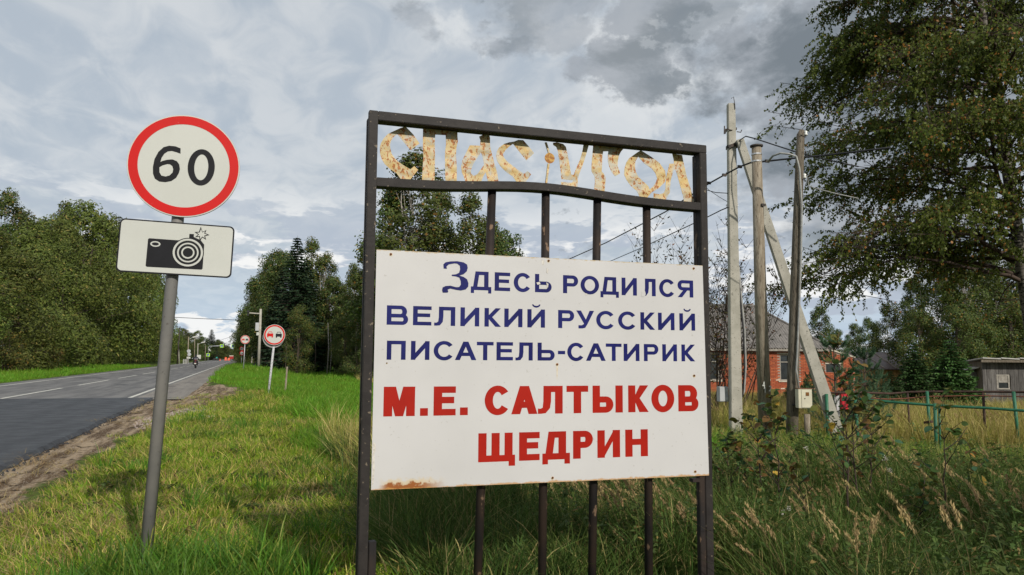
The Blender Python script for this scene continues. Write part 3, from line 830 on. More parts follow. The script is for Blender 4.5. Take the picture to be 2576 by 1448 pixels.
SIGNY = 4.0
for (q0, q1, dens, sc) in ((2.2, 8, 75, 1.), (8, 16, 42, 1.1), (16, 30, 20, 1.25), (30, 60, 5, 1.9), (60, 125, 1.3, 3.2)):
    x, y, r = wedge(q0, q1, dens)
    s_ = sc * GR.uniform(.7, 1.25, len(x))
    de = dirt_edge(y)
    ok = (x > de + .2 + np.abs(GR.normal(0, .16, len(x)))) | (x < -12.9)
    edge = 1.35 + .3 * np.sin(y * .9) + GR.normal(0, .12, len(x))
    # the nearest verge, mown and yellowish; wild growth right of it; meadow beyond
    verge = ok & (x > -3) & (x < edge) & (y < 34)
    wild = ok & (x >= edge) & (r < 11.5 + sm(x, y, .8) * 1.2) & (y > 2.6)
    yard = ok & ~verge & ~wild & (x > 8.5) & (y < 60)
    mead = ok & ~verge & ~wild & ~yard
    lushy = (sm(x, y, 1.9) > .35)
    if q0 < 30:
        bare = (sm(x + 5, y + 2, 2.8) > .55) & (GR.uniform(0, 1, len(x)) < .75)
        put('verge', x, y, s_ * np.where(y > 20, 1.0, .85), verge & ~bare)
        sel = GR.uniform(0, 1, len(x))
        put('lush', x, y, s_ * .62, verge & lushy & (sel < .13) & (x > -1.6))
        put('lush', x, y, s_ * .75, ok & (np.hypot(x + .25, y - 4.9) < .7) & (sel < .8))
        put('cut', x, y, s_, verge & (sm(x + 3, y, 2.4) > .25) & (sel < .45))
        put('cut', x, y, s_, (x > -3) & (x < de + .3) & (sel < .07))
        put('verge', x, y, s_ * .55, (x > -2.4) & (x < de + .3) & (sel > .86) & (y > 15))
        put('cut', x, y, s_, (x > -2.2) & (x < -.7) & (y < 9) & (sel < .5))
        put('dry', x, y, s_ * .8, (x > 1.3) & (x < 2.9) & (y > 6.8) & (y < 13) & (sel < .22))
        clear = ~((x > .3) & (x < 3.0) & (y > 2.4) & (y < 4.35))
        put('wild', x, y, s_ * (.85 + .2 * sm(x, y, .9)), wild & (sel < .55) & clear)
        put('wildlow', x, y, s_, wild & (sel >= .5) & clear)
        put('wildlow', x, y, s_ * .6, wild & ~clear)
        put('weed', x, y, s_, wild & clear & (sel > .76) & (sel < .93) & (x > 2.2))
        put('leafy', x, y, s_ * .9, verge & (sel > .88) & (y < 16))
        put('weed', x, y, s_ * .5, wild & clear & (sel > .93) & (x < 3))
        put('plume', x, y, s_ * .72, wild & (sel < .085) & (x > 2.9 + .4 * np.sin(y)) & clear)
        put('plume', x, y, s_ * .62, wild & (sel < .035) & clear & (y > 5.5))
        front = yard & (r < 18.5)
        put('verge', x, y, s_ * 1.2, front & (sel < .7))
        put('lush', x, y, s_ * .55, front & (sel < .45))
        put('dry', x, y, s_ * .42, front & (sel > .84))
        put('dry', x, y, s_ * .80, yard & ~front & (sel < .7))
        put('plume', x, y, s_ * .75, yard & ~front & (sel > .93))
        put('meadow', x, y, s_, mead)
    else:
        put('far', x, y, s_ * .42, mead & (x < 60))
        put('far', x, y, s_ * .40, verge)
        put('dry', x, y, s_ * .33, yard & (x < 45))
# gravel spill by the mud patch
gv = MB(); rr = random.Random(4)
for i in range(900):
    a_ = rr.uniform(0, 6.28); q_ = math.sqrt(rr.random())
    x = -1.35 + math.cos(a_) * q_ * .95 ; y = 19.6 + math.sin(a_) * q_ * 2.6; s_ = rr.uniform(.012, .03); z = gz(x, y)
    gv.add([(x - s_, y, z), (x + s_, y - s_, z), (x + s_ * .4, y + s_, z), (x, y, z + s_ * 1.2)], [(0, 1, 3), (1, 2, 3), (2, 0, 3)])
tag(gv.build('gravel', mat('pinkish_gravel', (.34, .28, .25), (.26, .22, .20), 30., .9)), 'pinkish gravel spilled between the asphalt edge and the verge', kind='stuff')
LAB = {'verge': ('mown_verge_grass', 'short yellow-green mown grass on the road verge'),
       'lush': ('lush_grass', 'bright long-bladed grass in clumps'),
       'meadow': ('meadow_grass', 'bright green grass of the small meadow by the road'),
       'far': ('far_meadow_grass', 'green grass farther off towards the forest edge'),
       'wild': ('tall_wild_grass', 'tall dark unmown grass behind the name sign'),
       'wildlow': ('low_wild_growth', 'low tangled undergrowth between the tall grass'),
       'dry': ('dry_yard_grass', 'yellowed dry grass behind the green pipe fence'),
       'plume': ('reed_grass', 'leaning reed grass with tan feathery plumes'),
       'weed': ('tall_weeds', 'leafy stalky weeds among the tall grass right of the sign'),
       'leafy': ('low_leaf_weeds', 'small broad-leaved weeds in the mown verge'),
       'cut': ('cut_grass_straw', 'dry cut straw lying on the verge')}
for k_, (P, s_) in acc.items():
    if P: scatter(LAB[k_][0], LAB[k_][1], k_, np.concatenate(P), np.concatenate(s_))

# ================================================================ VILLAGE NAME SIGN
frame_m = mat('chipped_black_paint', (.017, .014, .013), (.024, .020, .018), 8., .62, c3=(.15, .12, .085), s3=30., lo3=.635, hi3=.67, bump=.6, bscale=24., bdist=.004, spec=.25)
bar_m = mat('rusty_black_paint', (.014, .012, .012), (.030, .020, .015), 5., .6, c3=(.17, .11, .07), s3=20., lo3=.60, hi3=.65, bump=.6, bscale=22., bdist=.004, stretch=(1, 1, .5), spec=.25)


def rust_paint():
    m = bpy.data.materials.new('rusting_cream_paint'); m.use_nodes = True
    g = NB(m.node_tree); m.node_tree.nodes.clear()
    v = g.n('ShaderNodeTexCoord').outputs['Object']
    c = g.mix(g.ramp(g.noise(v, 9., 3), .38, .62), (.50, .39, .19), (.42, .39, .31))
    c = g.mix(g.math('MULTIPLY', g.ramp(g.noise(v, 30., 5, .6), .48, .60), .7), c, (.54, .36, .12))
    n1 = g.noise(g.vec('MULTIPLY', v, (1, 1, .75)), 60., 5, .6, .6)
    c = g.mix(g.ramp(n1, .545, .58), c, (.34, .115, .015))
    c = g.mix(g.ramp(n1, .63, .68), c, (.14, .05, .018))
    p = g.n('ShaderNodeBsdfPrincipled'); g.put(p.inputs['Base Color'], c)
    p.inputs['Roughness'].default_value = .6
    bn = g.n('ShaderNodeBump'); bn.inputs['Strength'].default_value = 1.; bn.inputs['Distance'].default_value = .02
    g.put(bn.inputs['Height'], g.math('ADD', g.noise(g.vec('MULTIPLY', v, (1, 1, 1.6)), 9., 1), g.math('MULTIPLY', g.noise(v, 60., 4), .05)))
    m.node_tree.links.new(bn.outputs[0], p.inputs['Normal'])
    m.node_tree.links.new(p.outputs[0], g.n('ShaderNodeOutputMaterial').inputs[0])
    return m


cream_m = rust_paint()


def panel_mat():
    m = bpy.data.materials.new('white_enamel_panel'); m.use_nodes = True
    g = NB(m.node_tree); m.node_tree.nodes.clear()
    v = g.n('ShaderNodeTexCoord').outputs['Object']
    x, y, z = g.sep(v)
    c = g.mix(g.ramp(g.noise(v, 1.4, 4), .35, .65), (.515, .505, .50), (.48, .47, .465))
    c = g.mix(g.math('MULTIPLY', g.ramp(g.noise(v, 55., 2), .70, .74), .5), c, (.34, .32, .29))
    n1 = g.noise(v, 26., 5, .65)
    low = g.math('ADD', g.math('SUBTRACT', z, g.math('MULTIPLY', x, -.0035)), g.math('MULTIPLY', g.math('SUBTRACT', n1, .5), -.10))
    along = g.math('MULTIPLY', g.ramp(x, .03, .09), g.ramp(x, .42, .24))
    rust = g.math('MULTIPLY', g.ramp(low, .848, .835), along)
    c = g.mix(g.math('MULTIPLY', g.math('MULTIPLY', g.ramp(low, .872, .85), along), .5), c, (.55, .38, .12))
    c = g.mix(rust, c, (.26, .085, .02))
    # orange bloom creeping along the other edges
    e2 = g.math('ADD', z, g.math('MULTIPLY', n1, -.035))
    c = g.mix(g.math('MULTIPLY', g.ramp(e2, .805, .797), .8), c, (.45, .24, .07))
    e3 = g.math('ADD', z, g.math('MULTIPLY', n1, .035))
    c = g.mix(g.math('MULTIPLY', g.ramp(e3, 2.086, 2.094), .7), c, (.42, .30, .12))
    # drips under the top left screw
    drip = g.math('MULTIPLY', g.ramp(g.noise(g.vec('MULTIPLY', v, (60, 1, 2.2)), 1., 2), .60, .68), g.math('MULTIPLY', g.math('MULTIPLY', g.ramp(x, .07, .09), g.ramp(x, .19, .15)), g.ramp(z, 1.93, 2.06)))
    c = g.mix(g.math('MULTIPLY', drip, .6), c, (.42, .33, .2))
    p = g.n('ShaderNodeBsdfPrincipled'); g.put(p.inputs['Base Color'], c)
    p.inputs['Roughness'].default_value = .42; p.inputs['Specular IOR Level'].default_value = .35
    bn = g.n('ShaderNodeBump'); bn.inputs['Strength'].default_value = .25; bn.inputs['Distance'].default_value = .03
    g.put(bn.inputs['Height'], g.noise(v, 2.2, 2))
    m.node_tree.links.new(bn.outputs[0], p.inputs['Normal'])
    m.node_tree.links.new(p.outputs[0], g.n('ShaderNodeOutputMaterial').inputs[0])
    return m


pan_m = panel_mat()
blue_m = mat('blue_vinyl', (.007, .009, .085), (.010, .013, .11), 5., .45, spec=.15)
red_m = mat('red_vinyl', (.33, .012, .005), (.30, .011, .005), 5., .45, spec=.15)
rustm = mat('rusty_screw', (.16, .05, .02), (.08, .03, .015), 90., .8)
halo_m = mat('rust_stain', (.52, .40, .22), (.60, .52, .38), 60., .6)
peel_m = mat('bare_chipped_metal', (.45, .42, .38), (.58, .55, .50), 90., .6)

sign = empty('village_name_sign', (.6509, 4.0049, 0), math.pi / 2 - 1.6027,
             'black pipe frame with rusty cream cut-out letters above a large white lettered panel', 'sign')
MB().box(-.0565, -.0075, 0, .048, -.25, 2.838).build('post', frame_m, sign, bevel=.003)
MB().box(1.9865, 2.036, 0, .048, -.25, 2.7862).build('post', frame_m, sign, bevel=.003)
MB().box(-.0595, -.0105, .0485, .096, -.25, 2.806).build('rear_post', bar_m, sign, bevel=.003)
MB().box(1.9885, 2.034, .0485, .096, -.25, 2.785).build('rear_post', bar_m, sign, bevel=.003)
MB().box(-.0073, 2.0362, 0, .048, 2.7866, 2.8375).build('top_rail', frame_m, sign, bevel=.003)
MB().box(-.0103, 2.034, .0485, .094, 2.789, 2.832).build('rear_top_rail', bar_m, sign, bevel=.003)
MB().box(-.004, .034, -.0035, .045, -.25, .552).build('post_sleeve', bar_m, sign, bevel=.003)
MB().box(1.948, 1.9862, .004, .045, -.25, .81).build('post_sleeve', bar_m, sign, bevel=.003)
MB().box(1.90, 1.9475, -.001, .04, .772, .792).build('bracket', bar_m, sign)


def arch(x): return .045 * math.exp(-((x - .95) / .5) ** 2)


for nm, y0, y1, dz_ in (('middle_rail', 0, .047, 0), ('rear_middle_rail', .0475, .094, .003)):
    mb = MB(); N_ = 24; vs = []
    for i in range(N_ + 1):
        x = -.0073 + (1.9863 + .0073) * i / N_
        zt = 2.4685 + arch(x) - dz_; zb = 2.4205 + arch(x) * 1.05 + dz_
        vs += [(x, y0, zb), (x, y1, zb), (x, y1, zt), (x, y0, zt)]
    fs = [(4 * i + j, 4 * i + (j + 1) % 4, 4 * i + 4 + (j + 1) % 4, 4 * i + 4 + j) for i in range(N_) for j in range(4)] + [(3, 2, 1, 0), tuple(4 * N_ + j for j in range(4))]
    mb.add(vs, fs).build(nm, frame_m if dz_ == 0 else bar_m, sign, bevel=.002)
for (xt, xb) in ((.658, .580), (.986, .964), (1.316, 1.263), (1.645, 1.631)):
    MB().tube([(xt, .062, 2.43 + arch(xt)), ((xt + xb) / 2 + .004, .063, 1.3), (xb, .062, -.25)], .0245, 16, twist=.2).build('bar', bar_m, sign, smooth=True)

# cut-out letters of the village name
for key, nm in (('es', 'letter'), ('pe', 'letter'), ('a', 'letter'), ('es2', 'letter'), ('u', 'letter'), ('ge', 'letter'), ('o', 'letter'), ('el', 'letter')):
    ps = LET[key]
    dz_ = max(0, max(p[1] for p in ps[0]) - 2.788)
    rgn = random.Random(key)
    poly = ps[0]
    zmin = min(p[1] for p in poly)
    xm = sum(p[0] for p in poly) / len(poly)
    bot = 2.4685 + arch(xm)
    poly = [(x, min(z, 2.790) if z > zmin + .012 else min(z, bot)) for x, z in poly]
    ob = MB().prism(poly, .078, .0795, [list(h) for h in ps[1:]]).build(nm, cream_m, sign)
for key in ('rod_up', 'rod_dn'):
    MB().prism(LET[key][0], .074, .084).build('hyphen_rod', cream_m, sign)
MB().disc(1.0146, 2.683, .0315, .0725, .0735).build('hyphen_disc', mat('rusty_cream', (.50, .30, .08), (.30, .12, .03), 40., .7, lo=.42, hi=.56), sign)

# the white panel
MB().prism([(-.001, 2.075), (1.988, 2.075), (2.007, .809), (0, .815)], -.0062, -.004).build('panel', pan_m, sign)
SZ = [(1.980, 1.8755), (1.778, 1.6745), (1.590, 1.489), (1.347, 1.1915), (1.092, .9365)]
for r_i, (row, (zt, zb)) in enumerate(zip(ROWS, SZ)):
    for ch, x0, x1 in row:
        h_ = zt - zb
        glyph(ch, x0, x1, zb, zt, -.0066, sign, blue_m if r_i < 3 else red_m, h_ * (.245 if r_i < 3 else .30), h_ * (.19 if r_i < 3 else .225))
MB().prism(ZE, -.0068, -.0075).build('letter', blue_m, sign)
for (x, z) in ((.076, 2.053), (.979, 2.059), (1.925, 2.055), (1.032, 1.468), (1.916, 1.404), (1.005, .837), (1.913, .836), (.067, 1.472)):
    rr_ = .003 if x < .07 else .0062
    ob = MB().disc(x, z, rr_, -.0115, -.0062, 12).build('screw', rustm, sign, bevel=.001)
    MB().disc(x, z - .002, rr_ * 1.6, -.00655, -.0063, 14).build('rust_ring', halo_m, ob)
MB().prism([(1.028, 1.462), (1.036, 1.462), (1.034, 1.41), (1.031, 1.37)], -.0066, -.0063).build('rust_streak', halo_m, sign)
MB().prism([(.938, 2.066), (.950, 2.062), (.955, 2.045), (.946, 2.030), (.936, 2.045)], -.0066, -.0063).build('paint_chip', peel_m, sign)
# peeled spots on the print
for poly in ([(.905, 1.930), (.925, 1.936), (.930, 1.922), (.912, 1.918)], [(.965, 1.934), (.978, 1.926), (.976, 1.906), (.962, 1.900), (.968, 1.916)],
             [(1.572, 1.902), (1.592, 1.905), (1.597, 1.886), (1.588, 1.872), (1.565, 1.870)], [(.968, 2.018), (.978, 2.010), (.974, 1.985), (.966, 1.992)],
             [(1.204, 1.874), (1.216, 1.879), (1.222, 1.872), (1.210, 1.868)]):
    MB().prism(poly, -.0080, -.0076).build('peeled_patch', pan_m if poly[0][0] > 1.5 else peel_m, sign)
MB().prism([(.003, 1.06), (.018, 1.052), (.022, 1.02), (.013, 1.0), (.017, .93), (.012, .85), (.004, .83)], -.0066, -.0063).build('paint_chip', peel_m, sign)

# ================================================================ ROAD SIGNS
steel_m = mat('grey_painted_steel', (.17, .165, .155), (.21, .20, .185), 4., .5, c3=(.11, .10, .09), s3=30., lo3=.63, hi3=.70, bump=.2, bscale=40., bdist=.002, spec=.4)
galv_m = mat('galvanised_steel', (.34, .36, .38), (.42, .43, .44), 8., .45, spec=.5, metal=.3)
white_m = mat('reflective_white', (.45, .455, .415), (.47, .475, .435), 3., .4, c3=(.5, .5, .46), s3=300., lo3=.66, hi3=.7)
black_m = mat('black_sign_print', (.012, .012, .014), (.015, .015, .018), 5., .6, spec=.12)
sred_m = mat('red_sign_border', (.50, .008, .007), (.47, .010, .008), 4., .5, spec=.15, c3=(.70, .2, .18), s3=60., lo3=.72, hi3=.74)
back_m = mat('sign_back_grey', (.33, .33, .31), (.27, .27, .26), 5., .6)
dark_m = mat('black_rubber', (.012, .012, .013), (.02, .02, .022), 10., .6)


def sign_frame(parent, loc, az, tilt, roll):
    """child transform of a sign plate: local X right, Y away from the viewer, Z up"""
    right = Vector((math.sin(az), math.cos(az), 0)); upv = Vector((0, 0, 1)); n = right.cross(upv)
    up2 = upv * math.cos(tilt) + n * math.sin(tilt)
    R = right * math.cos(roll) - up2 * math.sin(roll)
    U = right * math.sin(roll) + up2 * math.cos(roll)
    B = U.cross(R)
    return Matrix(((R.x, B.x, U.x, loc[0]), (R.y, B.y, U.y, loc[1]), (R.z, B.z, U.z, loc[2]), (0, 0, 0, 1)))


def place_part(o, M, parent):
    """bake a local matrix into the mesh so the part sits right under its thing"""
    o.data.transform(parent.matrix_basis.inverted() @ M)
    return o


MX = sign_frame(None, (-.4179, 5.3769, 2.7663), 1.6305, -.0255, .0274)
lim = empty('speed_limit_sign', (-.545, 5.44, gz(-.545, 5.44)), 0, 'round red-rimmed 60 sign over a camera plate on a grey leaning pole', 'road sign')
IV = lim.matrix_basis.copy()


def P(o): return place_part(o, MX, lim)


bpy.context.view_layer.update()
# pole, leaning a little to the right
q0 = Vector((-.545, 5.44, 0)) - Vector(lim.location)
MB().tube([(-.010, 0, -.25), (.102, -.012, 2.4), (.128, -.016, 2.93)], [.0385, .0385, .0375], 20).build('pole', steel_m, lim, smooth=True)
P(MB().disc(0, 0, .35, 0, .012, 72).build('disc_back', back_m, lim, bevel=.002))
P(MB().disc(0, 0, .3485, -.0015, -.0003, 72).build('sign_face', white_m, lim))
P(MB().ring(0, 0, .284, .3412, -.0028, -.0017, 72).build('red_ring', sred_m, lim))
six = [(583, 388), (580, 347), (540, 332), (490, 328), (450, 340), (415, 375), (390, 430), (383, 490), (388, 540), (405, 578), (440, 600), (485, 605), (530, 597), (565, 572), (583, 535), (588, 505), (580, 470), (560, 445), (525, 432), (485, 435), (450, 445), (436, 452), (443, 420), (460, 390), (485, 372), (515, 368), (550, 377)]
six_h = [(490, 468), (455, 478), (432, 492), (436, 530), (452, 555), (485, 562), (515, 553), (535, 530), (537, 505), (528, 482), (510, 470)]
dg = lambda q: (-.190 + (q[0] - 383) * .000804, .1255 - (q[1] - 328) * .0009 + (q[0] - 485) * .00008)
P(MB().prism([dg(q) for q in six], -.0026, -.0017, [[dg(q) for q in six_h]]).build('digit', black_m, lim))
P(glyph('0', .0214, .1903, -.125, .125, -.0026, lim, black_m, .041, .036, 'digit'))
# the plate
zc_, xc_ = -.5609, -.0062
P(MB().prism(rrect(.70, .35, .032, xc_, zc_), 0, .008).build('plate_edge', black_m, lim))
P(MB().prism(rrect(.682, .332, .026, xc_, zc_), -.0014, -.0003).build('plate_face', white_m, lim))
body = [(-.181, -.512), (-.174, -.5055), (.000, -.5060), (.0655, -.490), (.0655, -.4575), (.0935, -.4570), (.0935, -.476), (.112, -.484), (.1365, -.4934), (.1616, -.5228), (.1630, -.683), (.156, -.691), (-.174, -.694), (-.182, -.687)]
P(MB().prism(body, -.0026, -.0016).build('camera_symbol', black_m, lim))
cx_, cz_ = .0655, -.5835
for r0_, r1_, m_ in ((.0855, .0985, black_m), (.0800, .0870, white_m)):
    P(MB().ring(cx_, cz_, r0_, r1_, -.0035, -.0027, 48).build('lens_ring', m_, lim))
P(MB().disc(cx_, cz_, .0975, -.0034, -.0028, 48).build('lens_ring', black_m, lim))
for r0_, r1_ in ((.083, .0925), (.056, .0655), (.031, .0405)):
    P(MB().ring(cx_, cz_, r0_, r1_, -.0042, -.0036, 48).build('lens_ring', white_m, lim))
el_ = lambda rx, rz: [(-.1347 + rx * math.cos(2 * math.pi * i / 28), -.5409 + rz * math.sin(2 * math.pi * i / 28)) for i in range(28)]
P(MB().prism(el_(.0305, .0185), -.0036, -.0028, [el_(.0215, .0105)]).build('viewfinder_ring', white_m, lim))
st = [(.1317, -.404), (.1448, -.4371), (.1685, -.4235), (.1618, -.4447), (.1898, -.4551), (.1632, -.4644), (.1707, -.4889), (.1475, -.4746), (.1329, -.5008), (.1267, -.4717), (.1025, -.4763), (.1191, -.4571), (.096, -.4428), (.1227, -.4389)]
sc_ = (sum(p[0] for p in st) / 14, sum(p[1] for p in st) / 14)
P(MB().prism(st, -.0036, -.0030).build('flash_star', black_m, lim))
P(MB().prism([(sc_[0] + (x - sc_[0]) * .70, sc_[1] + (z - sc_[1]) * .70) for x, z in st], -.0044, -.0038).build('flash_star', white_m, lim))
for zz_ in (-.14, .14, -.50, -.62):
    P(MB().box(-.06, .06, .0125, .022, zz_ - .015, zz_ + .015).build('clamp', galv_m, lim))


def no_overtaking(loc, base, top, r, label, back=None):
    s_ = empty('no_overtaking_sign', base, 0, label, 'road sign')
    bpy.context.view_layer.update()
    M_ = sign_frame(None, loc, 1.62, 0, .02)
    Q = lambda o: place_part(o, M_, s_)
    b_ = Vector(base)
    MB().tube([(0, 0, -.3), Vector(top) - b_], .038 if back else .035, 12).build('pole', whitewash_m if back else galv_m, s_, smooth=True)
    Q(MB().disc(0, 0, r, 0, .012, 40).build('disc_back', back_m, s_))
    Q(MB().disc(0, 0, r * .995, -.002, -.0005, 40).build('sign_face', white_m, s_))
    Q(MB().ring(0, 0, r * .82, r * .955, -.005, -.0025, 40).build('red_ring', sred_m, s_))
    for cx, m_ in ((-.40, sred_m), (.40, black_m)):
        cx = cx * r
        u = r * .285
        bd = [(cx - u, -.17 * r), (cx - u, .10 * r), (cx - u * .72, .12 * r), (cx + u * .72, .12 * r), (cx + u, .10 * r), (cx + u, -.17 * r)]
        Q(MB().prism(bd, -.005, -.0025).build('car_symbol', m_, s_))
        Q(MB().prism([(cx - u * .74, .12 * r), (cx - u * .5, .30 * r), (cx + u * .5, .30 * r), (cx + u * .74, .12 * r), (cx + u * .6, .12 * r), (cx + u * .4, .25 * r), (cx - u * .4, .25 * r), (cx - u * .6, .12 * r)], -.005, -.0025).build('car_symbol', m_, s_))
        for k_ in (-1, 1):
            Q(MB().box(cx + k_ * u * .72 - u * .2, cx + k_ * u * .72 + u * .2, -.005, -.0025, -.27 * r, -.17 * r).build('car_symbol', m_, s_))
    if back:
        Q(MB().disc(back[0], back[1], r * 1.0, .085, .097, 40).build('rear_disc', back_m, s_, bevel=.002))
        Q(MB().box(-.03, .03, .012, .085, -.08, -.04).build('clamp', galv_m, s_))
    return s_


whitewash_m = mat('flaking_whitewash', (.50, .50, .50), (.42, .42, .43), 6., .8, c3=(.12, .12, .14), s3=34., lo3=.56, hi3=.60)
c = at(690.5, 843, 25.6)
bb = Vector((.82, 26.86, gz(.82, 26.86)))
bt = at(688.5, 870, 25.66)
no_overtaking(c, bb, bb + (bt - bb) * 1.20, .35, 'larger no-overtaking sign on a leaning white flaking pole in the meadow', (-.03, -.09))
c = at(616.8, 855, 62)
bb = at(612, 931, 62.1); bb.z = max(bb.z, gz(bb.x, bb.y))
bt = at(616, 868, 62.05)
no_overtaking(c, bb, bt + (bt - bb) * .12, .36, 'small distant no-overtaking sign on a thin grey pole on the verge')

wood_m = mat('weathered_wood', (.20, .165, .12), (.29, .25, .19), 6., .85, c3=(.09, .07, .05), s3=14., lo3=.56, hi3=.64, bump=.8, bscale=30., bdist=.01, stretch=(3, 3, .35))
dwood_m = mat('dark_weathered_wood', (.115, .095, .07), (.17, .145, .11), 6., .9, c3=(.05, .04, .03), s3=16., lo3=.54, hi3=.62, bump=.9, bscale=30., bdist=.012, stretch=(3, 3, .3))
conc_m = mat('concrete_pole', (.33, .315, .265), (.40, .38, .325), 3., .85, c3=(.20, .19, .16), s3=22., lo3=.60, hi3=.66, bump=.6, bscale=40., bdist=.006)

bb = Vector((1.35, 26.37, gz(1.35, 26.37)))
st_ = empty('wooden_stake', bb, 0, 'thin grey wooden stake standing in the meadow right of the leaning sign', 'stake')
MB().beam((-.01, 0, -.25), (.05, 0, .98), .055, .045).build('stake_body', wood_m, st_, bevel=.004)

# ================================================================ UTILITY POLES ON THE RIGHT
cable_m = mat('black_cable', (.018, .019, .022), (.03, .03, .033), 10., .5)
grey_cable_m = mat('grey_cable', (.26, .26, .25), (.33, .33, .31), 10., .5)
band_m = mat('steel_band', (.55, .55, .55), (.45, .45, .45), 20., .35, metal=.6)
porc_m = mat('porcelain', (.7, .7, .66), (.6, .6, .55), 12., .25)
iron_m = mat('dark_iron', (.03, .028, .027), (.06, .045, .035), 14., .6)

p1 = Vector((10.63, 14.66, gz(10.63, 14.66)))
t1 = at(1838.5, 262, 17.5)
pole1 = empty('concrete_utility_pole', p1, 0, 'tall square concrete utility pole with a leaning concrete brace beside the name sign', 'utility pole')
d1 = t1 - p1
sd1 = Vector((1, -.35, 0))
MB().beam((0, 0, -.4), d1, .27, .23, .165, .155, side=sd1).build('shaft', conc_m, pole1, bevel=.012)
bq = at(1860, 352, 17.3); be = at(2092, 1050, 16.7)
MB().beam(be - p1 + (be - bq) * .05, bq - p1, .26, .20, .17, .15, side=Vector((1, -.5, .4))).build('brace', conc_m, pole1, bevel=.012)


def on1(y): return (at(1839 + (y - 262) * .0105, y, 17.5) - p1)


for (y, m_, h_) in ((327, iron_m, .05), (371, iron_m, .08), (433, band_m, .02), (438, band_m, .02), (515, band_m, .02), (520, band_m, .02), (705, band_m, .025), (981, band_m, .02), (988, band_m, .02)):
    c = on1(y)
    w_ = .19 + (y - 262) * .0001
    MB().beam(c - Vector((0, 0, h_ / 2)), c + Vector((0, 0, h_ / 2)), w_ + .01, w_ - .002, side=sd1).build('band', m_, pole1)
c = on1(332)
MB().tube([c + Vector((-.05, -.1, 0)), c + Vector((-.24, -.12, .0)), c + Vector((-.25, -.12, -.10)), c + Vector((-.28, -.12, -.12)), c + Vector((-.27, -.12, .07))], .014, 8).build('hook', iron_m, pole1)
MB().tube([c + Vector((.08, -.1, -.02)), c + Vector((.17, -.12, -.03)), c + Vector((.20, -.12, .03))], .012, 8).build('hook', iron_m, pole1)
c = on1(371)
MB().beam(c + Vector((-.22, -.16, -.06)), c + Vector((.0, -.13, .03)), .07, .06).build('anchor_block', iron_m, pole1)
c = on1(255)
MB().tube([c + Vector((-.05, -.08, .03)), c + Vector((.0, -.1, .07)), c + Vector((.03, -.1, -.12)), c + Vector((.035, -.1, -.22))], .008, 6).build('hook', iron_m, pole1)
# conduit down the right side of pole
pts = [at(1858, 672, 17.3), at(1866, 760, 17.3), at(1873, 830, 17.25), at(1876, 920, 17.2), at(1872, 985, 17.2), at(1860, 1010, 17.2)]
MB().tube([p - p1 for p in pts], .024, 8).build('conduit', grey_cable_m, pole1, smooth=True)
pts = [at(1855, 655, 17.3), at(1862, 760, 17.28), at(1870, 830, 17.2), at(1873, 925, 17.15), at(1868, 1000, 17.15)]
MB().tube([p - p1 for p in pts], .016, 8).build('cable', cable_m, pole1, smooth=True)

gbox_m = mat('light_grey_cabinet', (.36, .37, .37), (.40, .41, .41), 4., .5)
mb1 = at(1819, 992, 17.3)
bx1 = empty('grey_meter_box', mb1, rad(-12), 'small light grey cabinet with two latches on the concrete pole', 'meter box')
MB().box(-.115, .10, -.07, .10, -.17, .17).build('cabinet', gbox_m, bx1, bevel=.008)
MB().box(-.108, .055, -.078, -.0705, -.16, .16).build('door', gbox_m, bx1, bevel=.003)
for z_ in (.09, -.10): MB().box(.03, .085, -.088, -.079, z_ - .03, z_ + .03).build('latch', white_m, bx1)

p2 = at(1927, 1108, 16.0); p2.z = gz(p2.x, p2.y)
t2 = at(1903, 370, 16.0)
pole2 = empty('round_concrete_pole', p2, 0, 'round grey-brown pole with a flat dark cap between the concrete pole and the wooden one', 'utility pole')
d2 = t2 - p2
MB().tube([-d2 * .05, d2 * .5 + Vector((-.02, 0, 0)), d2], [.145, .125, .10], 16).build('shaft', wood_m, pole2, smooth=True)
MB().tube([d2, d2 + Vector((0, 0, .03))], .135, 16).build('cap', iron_m, pole2)
for y in (391, 409):
    c = at(1903.5, y, 16.0) - p2
    MB().tube([c, c + Vector((0, 0, .03))], .112, 14).build('band', band_m, pole2)
c = at(1922, 517, 15.9) - p2
MB().box(c.x - .07, c.x + .03, c.y - .02, c.y + .02, c.z - .02, c.z + .03).build('bracket', iron_m, pole2)
# stencilled marks low on the pole
for (zx, zy, ch) in ((1922, 968, '4'), (1925, 982, '1'), (1938, 978, '2')):
    c = at(zx, zy, 15.84) - p2
    glyph(ch, c.x - .04, c.x + .03, c.z - .06, c.z + .06, c.y, pole2, white_m, .018, .018, 'stencil_digit')

p3 = at(1991.5, 1113, 15.4); p3.z = gz(p3.x, p3.y)
t3 = at(2014.5, 328, 15.35)
pole3 = empty('wooden_utility_pole', p3, 0, 'slim dark wooden utility pole carrying a cable conduit, a branch touching its top', 'utility pole')
d3 = t3 - p3


def on3(f): return d3 * f


